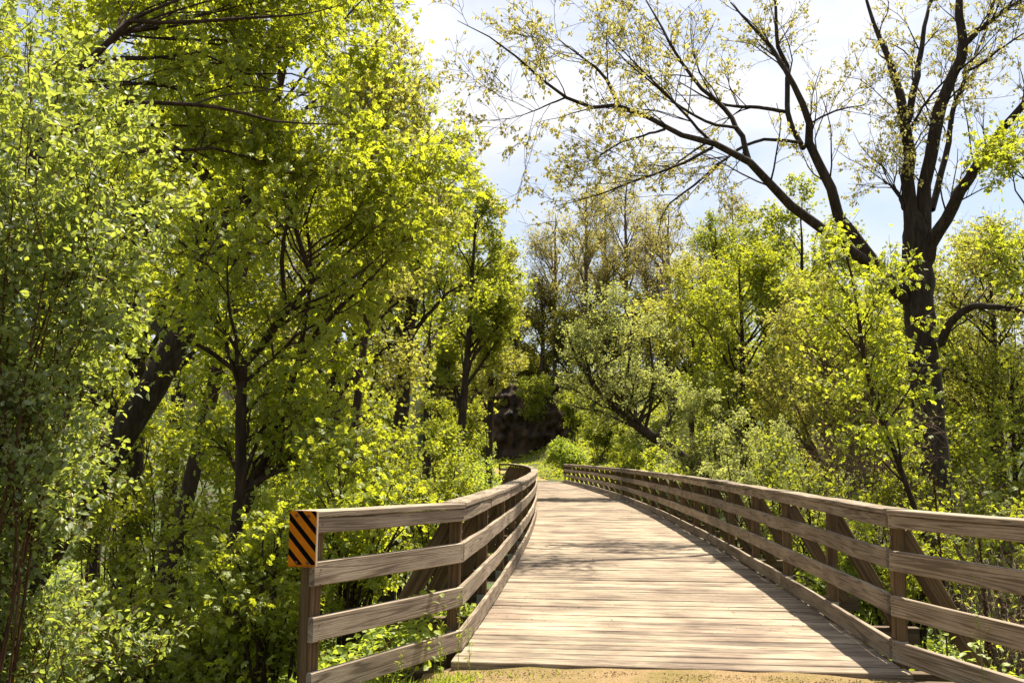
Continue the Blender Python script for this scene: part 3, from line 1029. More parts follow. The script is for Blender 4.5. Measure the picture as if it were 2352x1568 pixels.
#VEGETATION
# ------------------------------------------------------------------ cliff beyond the bend
def cliff():
    nu, nv = 110, 46
    u = np.linspace(0, 1, nu); v = np.linspace(0, 1, nv)
    U, Vv = np.meshgrid(u, v)
    X = -9.0 + 15.5 * U
    Yb = 97.5 - 8.5 * U - 3.0 * np.sin(U * math.pi)
    H = 3.5 + 6.2 * sst(0.02, 0.55, U) - 3.2 * sst(0.85, 1.0, U)
    Z = -0.5 + H * Vv
    Y = Yb + 2.6 * Vv ** 2 + 0.55 * vnoise(X * 1.0, Z * 1.6, 3.6, 31) * (0.4 + 0.6 * np.sin(Vv * math.pi)) + 0.16 * vnoise(X, Z, 0.9, 33)
    Y += np.where(Vv > 0.9, (Vv - 0.9) * 60, 0)
    Z = np.where(Vv > 0.9, -0.5 + H * (0.9 + (Vv - 0.9) * 0.4), Z)
    V = np.stack([X, Y, Z], -1).reshape(-1, 3)
    i = np.arange(nu - 1)[None] + (np.arange(nv - 1) * nu)[:, None]
    F = np.stack([i, i + 1, i + nu + 1, i + nu], -1).reshape(-1, 4)
    m, nt, out = new_mat('brown_rock')
    tc = nd(nt, 'ShaderNodeTexCoord')
    mp = nd(nt, 'ShaderNodeMapping'); mp.inputs['Scale'].default_value = (1.2, 1.2, 0.35)
    nt.links.new(tc.outputs['Object'], mp.inputs['Vector'])
    n = nd(nt, 'ShaderNodeTexNoise', Scale=1.3, Detail=8.0, Roughness=0.65)
    nt.links.new(mp.outputs[0], n.inputs['Vector'])
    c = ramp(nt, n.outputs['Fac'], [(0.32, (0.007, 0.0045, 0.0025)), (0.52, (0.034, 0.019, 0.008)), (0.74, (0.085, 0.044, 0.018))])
    pb = nd(nt, 'ShaderNodeBsdfPrincipled', Roughness=0.95)
    nt.links.new(c, pb.inputs['Base Color'])
    bp = nd(nt, 'ShaderNodeBump', Strength=1.0, Distance=0.2)
    nt.links.new(n.outputs['Fac'], bp.inputs['Height']); nt.links.new(bp.outputs[0], pb.inputs['Normal'])
    nt.links.new(pb.outputs[0], out.inputs['Surface'])
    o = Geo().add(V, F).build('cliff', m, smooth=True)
    tag(o, kind='structure')
cliff()

# ------------------------------------------------------------------ trees and shrubs
def gz(x, y):
    return float(ground_z(np.array([x]), np.array([y]))[0])

def trunk_px(pts, base_r):
    """trunk traced on the photograph: (x, y, depth, radius in m); a root point on the ground is added"""
    q = [np.append(P(x, y, d), r) for x, y, d, r in pts]
    b = q[0].copy()
    e = nrm(q[0][:3] - q[1][:3])
    t = max(0.0, (b[2] - gz(b[0], b[1]) + 0.15))
    k = t / max(0.3, -e[2]) if e[2] < 0 else t
    root = b[:3] + (e * k if e[2] < -0.2 else np.array([0, 0, -t]))
    root[2] = gz(root[0], root[1]) - 0.12
    q.insert(0, np.append(root, base_r))
    return np.array(q)

def wood_tree(name, label, cat, cx, cy, depth, rad, leaf, lm, seed, tx=None, trunk_r=0.12, group=None, crowns=None, **kw):
    """A tree whose crown is centred where the photograph shows it at that distance."""
    c = P(cx, cy, depth)
    bx = c[0] if tx is None else P(tx, cy, depth)[0]
    b = np.array([bx, depth + kw.pop('dy', 0.0), 0.0])
    b[2] = gz(b[0], b[1]) - 0.1
    top = c + np.array([0, 0, rad[2] * 0.75])
    pth = [(*b, trunk_r * 1.25), (*(b * 0.62 + top * 0.38 + np.array([0, 0, .0])), trunk_r), (*(b * 0.3 + top * 0.7), trunk_r * 0.6), (*top, trunk_r * 0.15)]
    cr = [(c, rad, 1.0 if not crowns else 0.6)]
    for (x2, y2, d2, r2, sh) in (crowns or []):
        cr.append((P(x2, y2, d2), r2, sh))
    return tree(name, label, cat, b, pth, cr, leaf, lm, seed=seed, trunk_r=None, group=group, **kw) if False else tree(name, label, cat, b, pth, cr, leaf, lm, seed=seed, group=group, **kw)

def shrub(label, cx, cy, depth, rad, leaf, lm, seed, name='shrub', group=None, nst=9, n=9000, size=0.07, bark=None, droop=0.25, br=(5, 0.7), tw=(5, 0.35), flowers=0, fan=0.8, tw_r=0.004, cat='shrub', up=0.15, st_r=0.022):
    """Many stems from one root out to an ellipsoid of leaves."""
    n = int(n * (LEAFK + .1))
    rs = np.random.default_rng(seed)
    c = P(cx, cy, depth)
    b = np.array([c[0], c[1], gz(c[0], c[1]) - 0.05])
    o = empty(name, b)
    tag(o, label, cat, group)
    rad = np.asarray(rad, float)
    u = nrm(rs.normal(size=(nst, 3)))
    u[:, 2] = np.abs(u[:, 2]) * rs.choice([1, 1, -0.35], nst)
    end = (c - b) + rad * u * rs.uniform(0.65, 1.0, nst)[:, None]
    st = rs.normal(size=(nst, 3)) * np.array([rad[0] * 0.14, rad[1] * 0.14, 0]) 
    mid = st * 0.5 + end * 0.5
    mid[:, :2] = st[:, :2] + (end[:, :2] - st[:, :2]) * 0.3
    mid[:, 2] = end[:, 2] * fan
    K = 9
    t = np.linspace(0, 1, K)[None, :, None]
    L = st[:, None] * (1 - t) ** 2 + 2 * mid[:, None] * t * (1 - t) + end[:, None] * t ** 2
    L += rs.normal(size=L.shape) * 0.012 * np.linalg.norm(end, axis=1)[:, None, None] * np.sin(np.linspace(0, math.pi, K))[None, :, None]
    R = rs.uniform(0.7, 1.2, nst)[:, None] * st_r * np.linspace(1, 0.25, K)[None]
    g = Geo(); tubes(g, L, R, sides=5)
    B, BR_ = sprout(rs, L, R, br[0], br[1], t0=0.3, up=up, rmax=0.012)
    tubes(g, B, BR_, sides=4)
    W, WR = sprout(rs, B, np.maximum(BR_, 0.006), tw[0], tw[1], t0=0.15, up=up * .5, rmax=tw_r, K=4)
    gt = Geo(); tubes(gt, W, np.maximum(WR, 0.0016), sides=3)
    gl = Geo()
    leaves_on(rs, gl, leaf, W, n, size, droop=droop, spread=size * 0.7)
    leaves_on(rs, gl, leaf, B, n // 6, size, droop=droop, spread=size * 0.5)
    g.build('stems', bark or M_BARK2, o, smooth=True)
    gl.build('foliage', lm, o, extra=gt, extra_mat=bark or M_TWIGD)
    if flowers:
        gf = Geo()
        leaves_on(rs, gf, 'flower', W, flowers, 0.021, droop=-0.2, spread=0.012, upn=0.5)
        gf.build('blossom', M_FLOWER, o)
    return o

# --- near left: honeysuckle
shrub('big honeysuckle with cream blossoms and red-brown stems filling the upper left edge', -10, 430, 5.9, (1.12, 1.1, 1.5), 'ovate', L_HONEY, 101, nst=30, n=40000, size=0.047, bark=M_BARKR, br=(8, 0.8), tw=(7, 0.32), flowers=1400, fan=0.75, droop=0.15, name='honeysuckle', tw_r=0.003, st_r=0.010)
shrub('lower honeysuckle with pale leaves at the bottom left, under the leaning trunk', -60, 1120, 6.4, (.75, 0.8, .9), 'ovate', L_HONEY, 102, nst=14, st_r=.010, n=9000, size=0.046, bark=M_BARKR, br=(7, 0.6), tw=(6, 0.3), flowers=350, name='honeysuckle', droop=0.15)
shrub('honeysuckle sprays in the bottom left corner', 60, 1500, 6.4, (.95, .7, .42), 'ovate', L_HONEY, 103, nst=14, st_r=.009, n=8000, size=0.045, bark=M_BARKR, br=(7, 0.5), tw=(6, 0.3), flowers=200, name='honeysuckle', droop=0.15)
# --- near left: box elders
tr = trunk_px([(150, 1190, 14, .215), (300, 960, 14, .205), (430, 720, 14, .175), (500, 560, 14.2, .13), (580, 330, 14.5, .09), (630, 60, 15, .05)], .3)
tree('leaning_tree', 'thick dark trunk leaning to the right behind the honeysuckle', 'tree', tr[0, :3], tr,
     [(P(560, 150, 15), (2.9, 2.2, 2.6), .6), (P(300, 420, 15.5), (2.2, 1.8, 1.9), .4)], 'compound', L_ELDER, seed=11, limbs=16, nleaf=20343, size=0.095, br=(7, 1.3), tw=(7, 0.75), low=0.45)
tr = trunk_px([(-60, 900, 8.3, 0.062), (60, 420, 8.2, 0.053), (140, 200, 8.2, 0.037), (210, 125, 8.2, 0.031), (300, 46, 8.3, 0.022)], 0.087)
ex = [[np.append(P(x, y, d), r) for x, y, d, r in l] for l in (
    [(296, 48, 8.3, 0.020), (400, 52, 8.3, 0.017), (560, 42, 8.5, 0.014), (700, 32, 8.7, 0.008), (790, 10, 8.9, 0.004)],
    [(296, 48, 8.3, 0.018), (360, 20, 8.3, 0.014), (440, -10, 8.4, 0.011), (560, -40, 8.6, 0.005)],
    [(60, 400, 8.2, 0.030), (180, 290, 8.1, 0.025), (260, 240, 8.1, 0.022), (400, 238, 8.2, 0.018), (520, 250, 8.3, 0.016), (640, 280, 8.5, 0.011), (790, 286, 8.8, 0.005)],
    [(440, 242, 8.2, 0.011), (500, 222, 8.4, 0.008), (620, 205, 8.8, 0.006), (690, 185, 9.0, 0.003)])]
tree('overhanging_tree', 'box elder whose bare dark limbs reach across the top left of the picture', 'tree', tr[0, :3], tr,
     [(P(450, 130, 9.8), (1.8, .9, 1.0), .42), (P(880, 80, 10.2), (.55, .8, .8), .2), (P(700, 180, 10.4), (.9, .8, .8), .2), (P(560, 330, 10.0), (1.3, .8, .6), .18)], 'compound', L_ELDER, seed=12, limbs=22, nleaf=14105, size=0.086, br=(6, .8), tw=(7, 0.50), low=0.5, extra=ex, bark=M_BARK2, rise=0.3)
tr = trunk_px([(480, 1560, 10.2, 0.068), (525, 1250, 10.1, 0.060), (545, 1080, 10, 0.056), (540, 860, 10, 0.048), (600, 780, 10, 0.042), (655, 700, 10, 0.036), (700, 640, 10, 0.028), (640, 500, 10, 0.020), (620, 330, 10, 0.010)], 0.096)
ex = [[np.append(P(x, y, d), r) for x, y, d, r in l] for l in (
    [(560, 1180, 10.3, 0.048), (625, 1015, 10.4, 0.048), (660, 920, 10.4, 0.044), (685, 830, 10.4, 0.038), (750, 738, 10.4, 0.029), (840, 650, 10.4, 0.016), (930, 560, 10.5, 0.008)],
    [(685, 830, 10.4, 0.032), (700, 740, 10.5, 0.027), (715, 620, 10.6, 0.022), (700, 480, 10.8, 0.014)],
    [(540, 850, 10, 0.028), (470, 800, 10, 0.022), (400, 770, 9.9, 0.012)],
    [(655, 700, 10, 0.024), (650, 560, 9.9, 0.021), (700, 420, 9.8, 0.016), (800, 415, 9.8, 0.011), (900, 450, 9.8, 0.006)])]
tree('box_elder', 'box elder with two forked stems and bright yellow-green leaves left of the bridge', 'tree', tr[0, :3], tr,
     [(P(730, 560, 10.2), (1.35, 1.3, 1.55), .5), (P(930, 560, 10.6), (0.62, .8, 1.2), .17), (P(560, 800, 10.6), (1.2, 1.0, 1.2), .2), (P(700, 980, 10.5), (.8, .8, .9), .13)], 'compound', L_ELDER, seed=13, limbs=34, nleaf=23056, size=0.092, br=(6, .85), tw=(7, 0.53), low=0.3, extra=ex, bark=M_BARK2)
shrub('young box elder sprouts with large yellow-green leaves behind the striped marker', 800, 1180, 8.6, (.7, .6, .5), 'compound', L_ELDER, 104, nst=12, n=2712, size=0.084, br=(4, .4), tw=(6, 0.31), name='sapling', cat='sapling')
shrub('dense young sprouts with fresh leaves below the left railing boards', 620, 1350, 8.4, (.9, .8, .7), 'compound', L_ELDER, 105, nst=14, n=3526, size=0.078, br=(4, .45), tw=(6, 0.31), name='sapling', cat='sapling')
wood_tree('tree', 'tall leafy tree filling the top left behind the overhanging bare limbs', 'tree', 700, 40, 13, (1.7, 1.0, 1.2), 'compound', L_ELDER, 14, tx=420, nleaf=8000, size=.095, limbs=24, crowns=[(300, 230, 12.5, (1.9, 1.0, 1.5), .4)], trunk_r=.09, br=(7, .8), tw=(7, .5), bark=M_BARK2)
wood_tree('tree', 'thin sapling-like tree with a loose crown between the box elder and the tall dark trunk', 'tree', 900, 330, 14, (1.1, .8, 1.6), 'compound', L_YEL, 15, tx=800, nleaf=6000, size=.095, limbs=20, trunk_r=.06, br=(7, .7), tw=(7, .45), bark=M_BARK2)
# --- left understorey
shrub('leafy shrub in half shade between leaning trunk and forked box elder', 380, 1200, 15.8, (1.9, 1.0, 1.7), 'compound', L_MID, 111, nst=18, n=10307, size=0.078, br=(6, .7), tw=(7, 0.44))
shrub('shrub with drooping leaves at the foot of the forked box elder', 640, 1250, 12.0, (1.4, 1.2, 1.2), 'compound', L_ELDER, 112, nst=16, n=8680, size=0.078, br=(6, .7), tw=(7, 0.44))
shrub('dark leafy shrub at the bottom edge left of the marker post', 380, 1500, 9.0, (1.4, 1.0, .75), 'compound', L_MID, 113, nst=16, n=8680, size=0.073, br=(6, .55), tw=(7, 0.38))
shrub('shaded shrub behind the box elder stems, above the left railing', 800, 1080, 15.5, (1.5, 1.2, 1.3), 'compound', L_MID, 114, nst=16, n=8680, size=0.078, br=(6, .7), tw=(7, 0.44))
shrub('broad shrub on the left edge below the leaning trunk', 0, 1080, 16.5, (2.0, 1.1, 2.0), 'compound', L_MID, 115, nst=16, n=9222, size=0.073, br=(6, .7), tw=(7, 0.44))
shrub('bush behind the leaning trunk at half height of the left wood', 250, 960, 21, (2.2, 1.4, 1.8), 'sprig', L_MID, 116, nst=18, n=13950, size=0.072, br=(6, .8), tw=(7, 0.50))
shrub('bush seen between the two forked box elder stems', 560, 1040, 20, (2.0, 1.4, 1.7), 'sprig', L_MID, 117, nst=18, n=13950, size=0.072, br=(6, .8), tw=(7, 0.50))
shrub('far bush in the wood left of the tall dark trunk', 760, 990, 27, (2.2, 1.5, 1.9), 'sprig', L_YEL, 118, nst=18, n=13950, size=0.080, br=(6, .8), tw=(7, 0.50))
# --- left middle distance
wood_tree('tree', 'tall leafy tree with its dark trunk rising behind the left railing', 'tree', 985, 430, 22, (1.35, 1.4, 2.5), 'compound', L_ELDER, 21, tx=905, nleaf=22242, size=0.090, limbs=26, crowns=[(930, 760, 22, (1.9, 1.6, 1.9), .4)], trunk_r=.16, br=(7, 1.0), tw=(7, 0.56))
wood_tree('tree', 'bushy tree filling the wood just right of the forked box elder', 'tree', 770, 700, 18.5, (2.0, 1.6, 3.2), 'compound', L_YEL, 22, nleaf=20343, size=0.095, limbs=24, trunk_r=.13, br=(7, 1.1), tw=(7, 0.62))
wood_tree('tree', 'full green tree behind the leaning trunk, halfway up the left side', 'tree', 330, 650, 18, (2.7, 1.8, 3.3), 'compound', L_MID, 23, nleaf=24412, size=0.095, limbs=26, trunk_r=.14, br=(7, 1.2), tw=(7, 0.62))
wood_tree('tree', 'leafy tree at the far left behind the honeysuckle', 'tree', -80, 560, 16, (2.2, 1.8, 3.6), 'compound', L_MID, 24, nleaf=17631, size=0.095, limbs=20, trunk_r=.14, br=(7, 1.2), tw=(7, 0.62))
T5 = wood_tree('tree', 'bright narrow tree beside the bridge with its crown against the sky', 'tree', 1085, 660, 32, (1.7, 1.8, 3.5), 'sprig', L_MID, 25, tx=1040, nleaf=33247, size=0.086, limbs=22, trunk_r=.15, br=(8, 1.0), tw=(7, 0.56))
wood_tree('tree', 'yellow-green tree left of the gap in the trees above the bend', 'tree', 1125, 720, 44, (1.55, 2.0, 4.6), 'sprig', L_YEL, 26, nleaf=30690, size=0.098, limbs=22, trunk_r=.16, br=(8, 1.1), tw=(7, 0.62))
shrub('sunlit shrub mound beside the left railing where the bridge curves', 1085, 1120, 25, (.95, 1.4, 1.1), 'diamond', L_HERB, 121, nst=18, n=9000, size=.085, br=(6, .6), tw=(5, .3))
shrub('bright low bush beyond the curve, next to the far left rail end', 1092, 1110, 38, (1.1, 1.8, 1.1), 'diamond', L_HERB, 122, nst=16, n=7000, size=.10, br=(6, .6), tw=(5, .3))
shrub('green bush under the tall tree with the dark trunk', 1010, 1115, 21, (1.0, 1.2, 1.0), 'diamond', L_MID, 123, nst=16, n=7000, size=.085, br=(6, .6), tw=(5, .3))
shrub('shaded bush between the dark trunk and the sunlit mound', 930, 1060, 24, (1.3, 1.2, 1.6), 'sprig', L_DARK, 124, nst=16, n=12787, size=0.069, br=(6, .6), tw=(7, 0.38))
shrub('pale bush at the foot of the narrow tree by the bend', 1045, 985, 36, (1.2, 1.2, 1.9), 'sprig', L_MID, 125, nst=16, n=15345, size=0.069, br=(6, .7), tw=(7, 0.44))
# --- left background: copies of two wood trees
BG1 = wood_tree('wood_tree', 'leafy wood tree far back on the left between leaning trunk and box elder', 'tree', 420, 480, 31, (3.6, 3.0, 6.2), 'sprig', L_MID, 31, nleaf=30690, size=0.115, limbs=34, trunk_r=.2, br=(8, 1.6), tw=(7, 0.88), group='trees at the back of the wood')
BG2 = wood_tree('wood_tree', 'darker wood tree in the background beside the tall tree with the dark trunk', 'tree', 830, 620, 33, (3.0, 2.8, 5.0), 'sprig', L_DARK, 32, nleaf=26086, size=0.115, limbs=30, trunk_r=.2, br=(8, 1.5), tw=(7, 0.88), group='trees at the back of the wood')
def bg(src, x, depth, rz, sc, label):
    c = P(x, 1054, depth)
    return copy_tree(src, (c[0], depth, gz(c[0], depth) - 0.1), rz, sc, label, 'trees at the back of the wood')
bg(BG1, 60, 29, 1.3, 1.0, 'leafy tree at the back of the wood behind the honeysuckle')
bg(BG2, 230, 38, 2.2, 1.15, 'dark tree deep in the wood left of the leaning trunk')
bg(BG1, 640, 41, 3.1, 1.0, 'leafy tree deep in the wood behind the forked box elder')
bg(BG1, 980, 52, 5.0, 1.0, 'green tree at the back of the wood behind the narrow tree')

# --- right: the big bare maple, traced
def traced_tree(name, label, cat, trunk, limbs, seed, leaf, lm, nleaf, size, bark, nb=9, blen=1.6, nt_=5, tlen=.8, droop=0.5, ang=(0.45, 1.0), rmin=.02):
    rs = np.random.default_rng(seed)
    tr = trunk_px(trunk, trunk[0][3] * 1.25)
    base = tr[0, :3].copy()
    o = empty(name, base); tag(o, label, cat)
    g = Geo(); gt = Geo(); gl = Geo()
    q = smooth_line(tr, 40); q[:, :3] -= base
    q[:, :2] += np.cumsum(rs.normal(size=(40, 2)), 0) * .008
    tubes(g, q[None, :, :3], q[None, :, 3], sides=16, rough=.055)
    Lp, Lr = [], []
    for l in limbs:
        a = smooth_line(np.array([np.append(P(x, y, d), r) for x, y, d, r in l]), 16)
        a[:, :3] -= base
        a[1:-1, :3] += rs.normal(size=(14, 3)) * a[1:-1, 3:4] * .22
        tubes(g, a[None, :, :3], np.maximum(a[None, :, 3], .004), sides=9, rough=.05)
        Lp.append(a[:, :3]); Lr.append(a[:, 3])
    Lp = np.array(Lp); Lr = np.array(Lr)
    B, BR_ = sprout(rs, Lp, np.minimum(Lr, .06), nb, blen, t0=.25, ang=ang, up=.22, wob=.16, rf=.42, rmax=rmin, K=6)
    tubes(g, B, np.maximum(BR_, .004), sides=4)
    B2, BR2 = sprout(rs, B, np.maximum(BR_, .009), nt_, tlen, t0=.2, up=.12, wob=.18, rmax=.008, K=5)
    tubes(gt, B2, np.maximum(BR2, .0034), sides=3)
    W, WR = sprout(rs, B2, np.maximum(BR2, .005), 4, tlen * .45, t0=.2, up=.05, wob=.2, rmax=.004, K=4)
    tubes(gt, W, np.maximum(WR * .9, .0024), sides=3)
    for src, share in ((W, .7), (B2, .3)):
        m = int(nleaf * share / 4)
        idx = rs.integers(0, len(src), m)
        kk = rs.integers(1, src.shape[1], m)
        q = np.repeat(src[idx, kk], 4, 0) + rs.normal(size=(m * 4, 3)) * .02
        ax = rs.normal(size=q.shape) * .6; ax[:, 2] -= droop
        put_leaves(gl, leaf, q, ax, rs.normal(size=q.shape), size * rs.uniform(.6, 1.3, len(q)))
    g.build('trunk', bark, o, smooth=True)
    gl.build('crown', lm, o, extra=gt, extra_mat=bark)
    return o
D0 = 20.0
def Z(x, y):  # zoom picture of the right-hand sky -> photograph px
    return ((1800 + x / 1.0244) / 1.7415, (y / 1.0244) / 1.7415)
def ZL(*pts):
    return [(*Z(x, y), d, r) for x, y, d, r in pts]
LB = [
    ZL((1905, 1130, 20, 0.122), (1892, 960, 20, 0.152), (1880, 700, 20, 0.129), (1868, 530, 20, 0.114), (1850, 420, 20.1, 0.099), (1800, 250, 20.3, 0.068), (1740, 110, 20.5, 0.046), (1690, -60, 20.8, 0.023)),
    ZL((1915, 1130, 20, 0.122), (1932, 960, 20, 0.152), (1960, 720, 20, 0.129), (1990, 500, 19.8, 0.118), (2050, 330, 19.6, 0.106), (2105, 190, 19.5, 0.095), (2085, 70, 19.5, 0.076), (2090, -120, 19.5, 0.046)),
    ZL((2105, 190, 19.5, 0.068), (2160, 130, 19.4, 0.057), (2230, 75, 19.3, 0.046), (2370, -20, 19.2, 0.027)),
    ZL((1872, 500, 20, 0.084), (1895, 390, 20.2, 0.076), (1925, 250, 20.4, 0.061), (1945, 100, 20.6, 0.046), (1985, -60, 21, 0.023)),
    ZL((1940, 1090, 20, 0.152), (1990, 980, 19.7, 0.129), (2060, 840, 19.3, 0.114), (2140, 700, 18.8, 0.099), (2230, 570, 18.3, 0.084), (2330, 450, 17.8, 0.068), (2460, 300, 17.5, 0.038)),
    ZL((1975, 860, 20.5, 0.076), (2040, 600, 21, 0.065), (2062, 450, 21.2, 0.057), (2120, 300, 21.5, 0.038), (2200, 120, 22, 0.023)),
    ZL((1870, 1230, 20, 0.124), (1790, 1130, 19.6, 0.105), (1660, 1030, 19, 0.099), (1560, 960, 18.5, 0.096), (1400, 840, 18, 0.087), (1230, 670, 17.4, 0.068), (1080, 590, 17, 0.056), (950, 550, 16.8, 0.046), (800, 470, 16.5, 0.040), (680, 430, 16.3, 0.036), (580, 440, 16.2, 0.031), (480, 400, 16, 0.028), (380, 330, 15.8, 0.022), (270, 230, 15.6, 0.017), (160, 150, 15.4, 0.012), (30, 85, 15.2, 0.005)),
    ZL((1850, 1210, 20, 0.144), (1760, 1090, 20, 0.122), (1640, 950, 20, 0.114), (1600, 880, 20, 0.114), (1530, 720, 20, 0.103), (1480, 600, 20, 0.091), (1465, 490, 20, 0.076), (1420, 380, 20, 0.065), (1370, 280, 20.1, 0.053), (1300, 170, 20.3, 0.038), (1220, 90, 20.4, 0.027), (1150, 10, 20.6, 0.015)),
    ZL((1450, 610, 20, 0.053), (1400, 520, 20.2, 0.057), (1380, 430, 20.3, 0.057), (1385, 300, 20.5, 0.053), (1345, 190, 20.6, 0.046), (1335, 60, 20.8, 0.034), (1330, -80, 21, 0.023)),
    ZL((1370, 458, 20.3, 0.042), (1270, 440, 20, 0.038), (1150, 436, 19.8, 0.030), (1040, 395, 19.6, 0.019), (930, 330, 19.4, 0.009)),
    ZL((1440, 585, 20, 0.038), (1310, 570, 19.8, 0.034), (1210, 595, 19.6, 0.030), (1110, 665, 19.4, 0.027), (1000, 760, 19.2, 0.023), (880, 860, 19, 0.015), (845, 1010, 19, 0.005)),
    ZL((1478, 505, 20, 0.023), (1560, 462, 20, 0.020), (1640, 440, 20, 0.014), (1720, 430, 20, 0.005)),
    ZL((1225, 665, 17.4, 0.053), (1185, 540, 17.4, 0.047), (1125, 445, 17.5, 0.042), (1010, 340, 17.6, 0.034), (920, 210, 17.7, 0.027), (860, 100, 17.8, 0.020), (790, -20, 18, 0.009)),
    ZL((1178, 525, 17.4, 0.032), (1050, 500, 17.2, 0.027), (940, 435, 17, 0.023), (840, 350, 16.9, 0.018), (720, 250, 16.8, 0.012), (600, 110, 16.7, 0.005)),
    ZL((1075, 588, 17, 0.034), (1000, 510, 16.9, 0.027), (900, 400, 16.7, 0.021), (790, 290, 16.6, 0.015), (640, 140, 16.5, 0.008)),
    ZL((690, 430, 16.3, 0.034), (650, 340, 16.3, 0.029), (600, 280, 16.3, 0.023), (520, 220, 16.2, 0.015), (430, 150, 16.2, 0.006)),
    ZL((1075, 605, 17, 0.030), (930, 680, 16.7, 0.026), (760, 740, 16.4, 0.021), (600, 800, 16.2, 0.014), (420, 850, 16, 0.005)),
    ZL((880, 530, 16.7, 0.023), (780, 560, 16.4, 0.018), (690, 590, 16.2, 0.014), (560, 680, 16, 0.005)),
    ZL((1205, 600, 19.6, 0.023), (1130, 650, 19.2, 0.020), (1060, 720, 19, 0.014), (980, 800, 18.8, 0.005)),
    ZL((475, 400, 16, 0.017), (400, 430, 15.8, 0.012), (330, 460, 15.7, 0.009), (240, 490, 15.6, 0.004)),
    ZL((1910, 1440, 20, 0.099), (2000, 1400, 19.7, 0.091), (2060, 1310, 19.4, 0.076), (2140, 1255, 19.1, 0.068), (2250, 1260, 18.8, 0.053), (2400, 1290, 18.5, 0.030)),
    ZL((2100, 300, 19.5, 0.030), (2180, 260, 19.2, 0.024), (2300, 170, 19, 0.017), (2420, 100, 18.8, 0.008)),
    ZL((1890, 520, 20, 0.030), (1950, 420, 19.8, 0.026), (2040, 320, 19.6, 0.018), (2200, 200, 19.4, 0.008)),
    ZL((1860, 860, 20, 0.038), (1840, 800, 20, 0.034), (1815, 765, 20, 0.030)),
]
traced_tree('maple', 'big dark forked maple with thin yellow buds spreading over the right sky', 'tree',
            [(2150, 1180, 20, .33), (2128, 900, 20, .28), (2112, 720, 20, .28), (2110, 620, 20, .28), (2108, 520, 20, .22), (2106, 470, 20, .03)], LB, 71, 'bud', L_BUD, 21000, .060, M_BARK, nb=10, blen=1.75, nt_=5, tlen=.75, droop=.7)

# --- right: in front of and around the maple
tr = trunk_px([(2075, 1080, 13, .035), (2010, 900, 13, .03), (1985, 780, 13, .026), (1965, 640, 13, .018), (1940, 560, 13, .008)], .045)
tree('sapling_tree', 'slender box elder with drooping bright leaves in front of the maple trunk', 'tree', tr[0, :3], tr,
     [(P(1935, 640, 13), (.72, .8, .6), .4), (P(1950, 830, 13), (.7, .8, .7), .35), (P(1985, 1000, 13), (.75, .8, .6), .2), (P(2060, 780, 13), (.55, .7, .9), .15)], 'compound', L_ELDER, seed=41, limbs=20, nleaf=4068, size=0.090, br=(4, .5), tw=(5, 0.38), low=.2, bark=M_BARK2)
wood_tree('tree', 'box elder hanging bright leaves into the right edge above the railing', 'tree', 2370, 520, 13, (.85, .8, 1.5), 'compound', L_ELDER, 42, tx=2480, nleaf=4611, size=0.090, limbs=16, trunk_r=.09, br=(5, .6), tw=(6, 0.44))
wood_tree('tree', 'olive fine-leaved tree right of the maple trunk', 'tree', 2290, 760, 25, (2.0, 1.8, 3.2), 'sprig', L_YEL, 43, nleaf=16623, size=0.069, limbs=24, trunk_r=.13, br=(8, 1.2), tw=(8, 0.69), bark=M_BARK2)
wood_tree('tree', 'rounded bright green tree in the middle of the right bank', 'tree', 1700, 780, 30, (2.5, 2.0, 2.9), 'sprig', L_MID, 44, nleaf=38362, size=0.081, limbs=30, trunk_r=.14, br=(8, 1.2), tw=(7, 0.62), bark=M_BARK2)
wood_tree('tree', 'pointed light green tree rising left of the maple fork', 'tree', 1850, 690, 37, (2.6, 2.4, 4.4), 'sprig', L_MID, 45, nleaf=35805, size=0.092, limbs=30, trunk_r=.16, br=(8, 1.4), tw=(7, 0.69))
wood_tree('tree', 'olive tree with reddish twigs just left of the maple trunk', 'tree', 1900, 860, 25, (2.2, 1.8, 2.6), 'sprig', L_YEL, 46, nleaf=23017, size=0.069, limbs=28, trunk_r=.12, br=(8, 1.1), tw=(8, 0.62), bark=M_TWIG)
wood_tree('tree', 'light green tree between the willow and the rounded tree', 'tree', 1590, 740, 55, (2.8, 2.2, 4.2), 'sprig', L_YEL, 47, nleaf=30690, size=0.092, limbs=26, trunk_r=.15, br=(8, 1.3), tw=(7, 0.62))
wood_tree('tree', 'green tree low on the right edge under the maple limb', 'tree', 2330, 1000, 24, (2.2, 1.6, 2.4), 'compound', L_MID, 48, nleaf=11392, size=0.078, limbs=22, trunk_r=.09, br=(7, .9), tw=(7, 0.50))
wood_tree('tree', 'shaded tree behind the foot of the maple trunk', 'tree', 2060, 960, 24, (1.9, 1.6, 2.6), 'sprig', L_MID, 49, nleaf=20460, size=0.075, limbs=22, trunk_r=.1, br=(7, .9), tw=(7, 0.56))
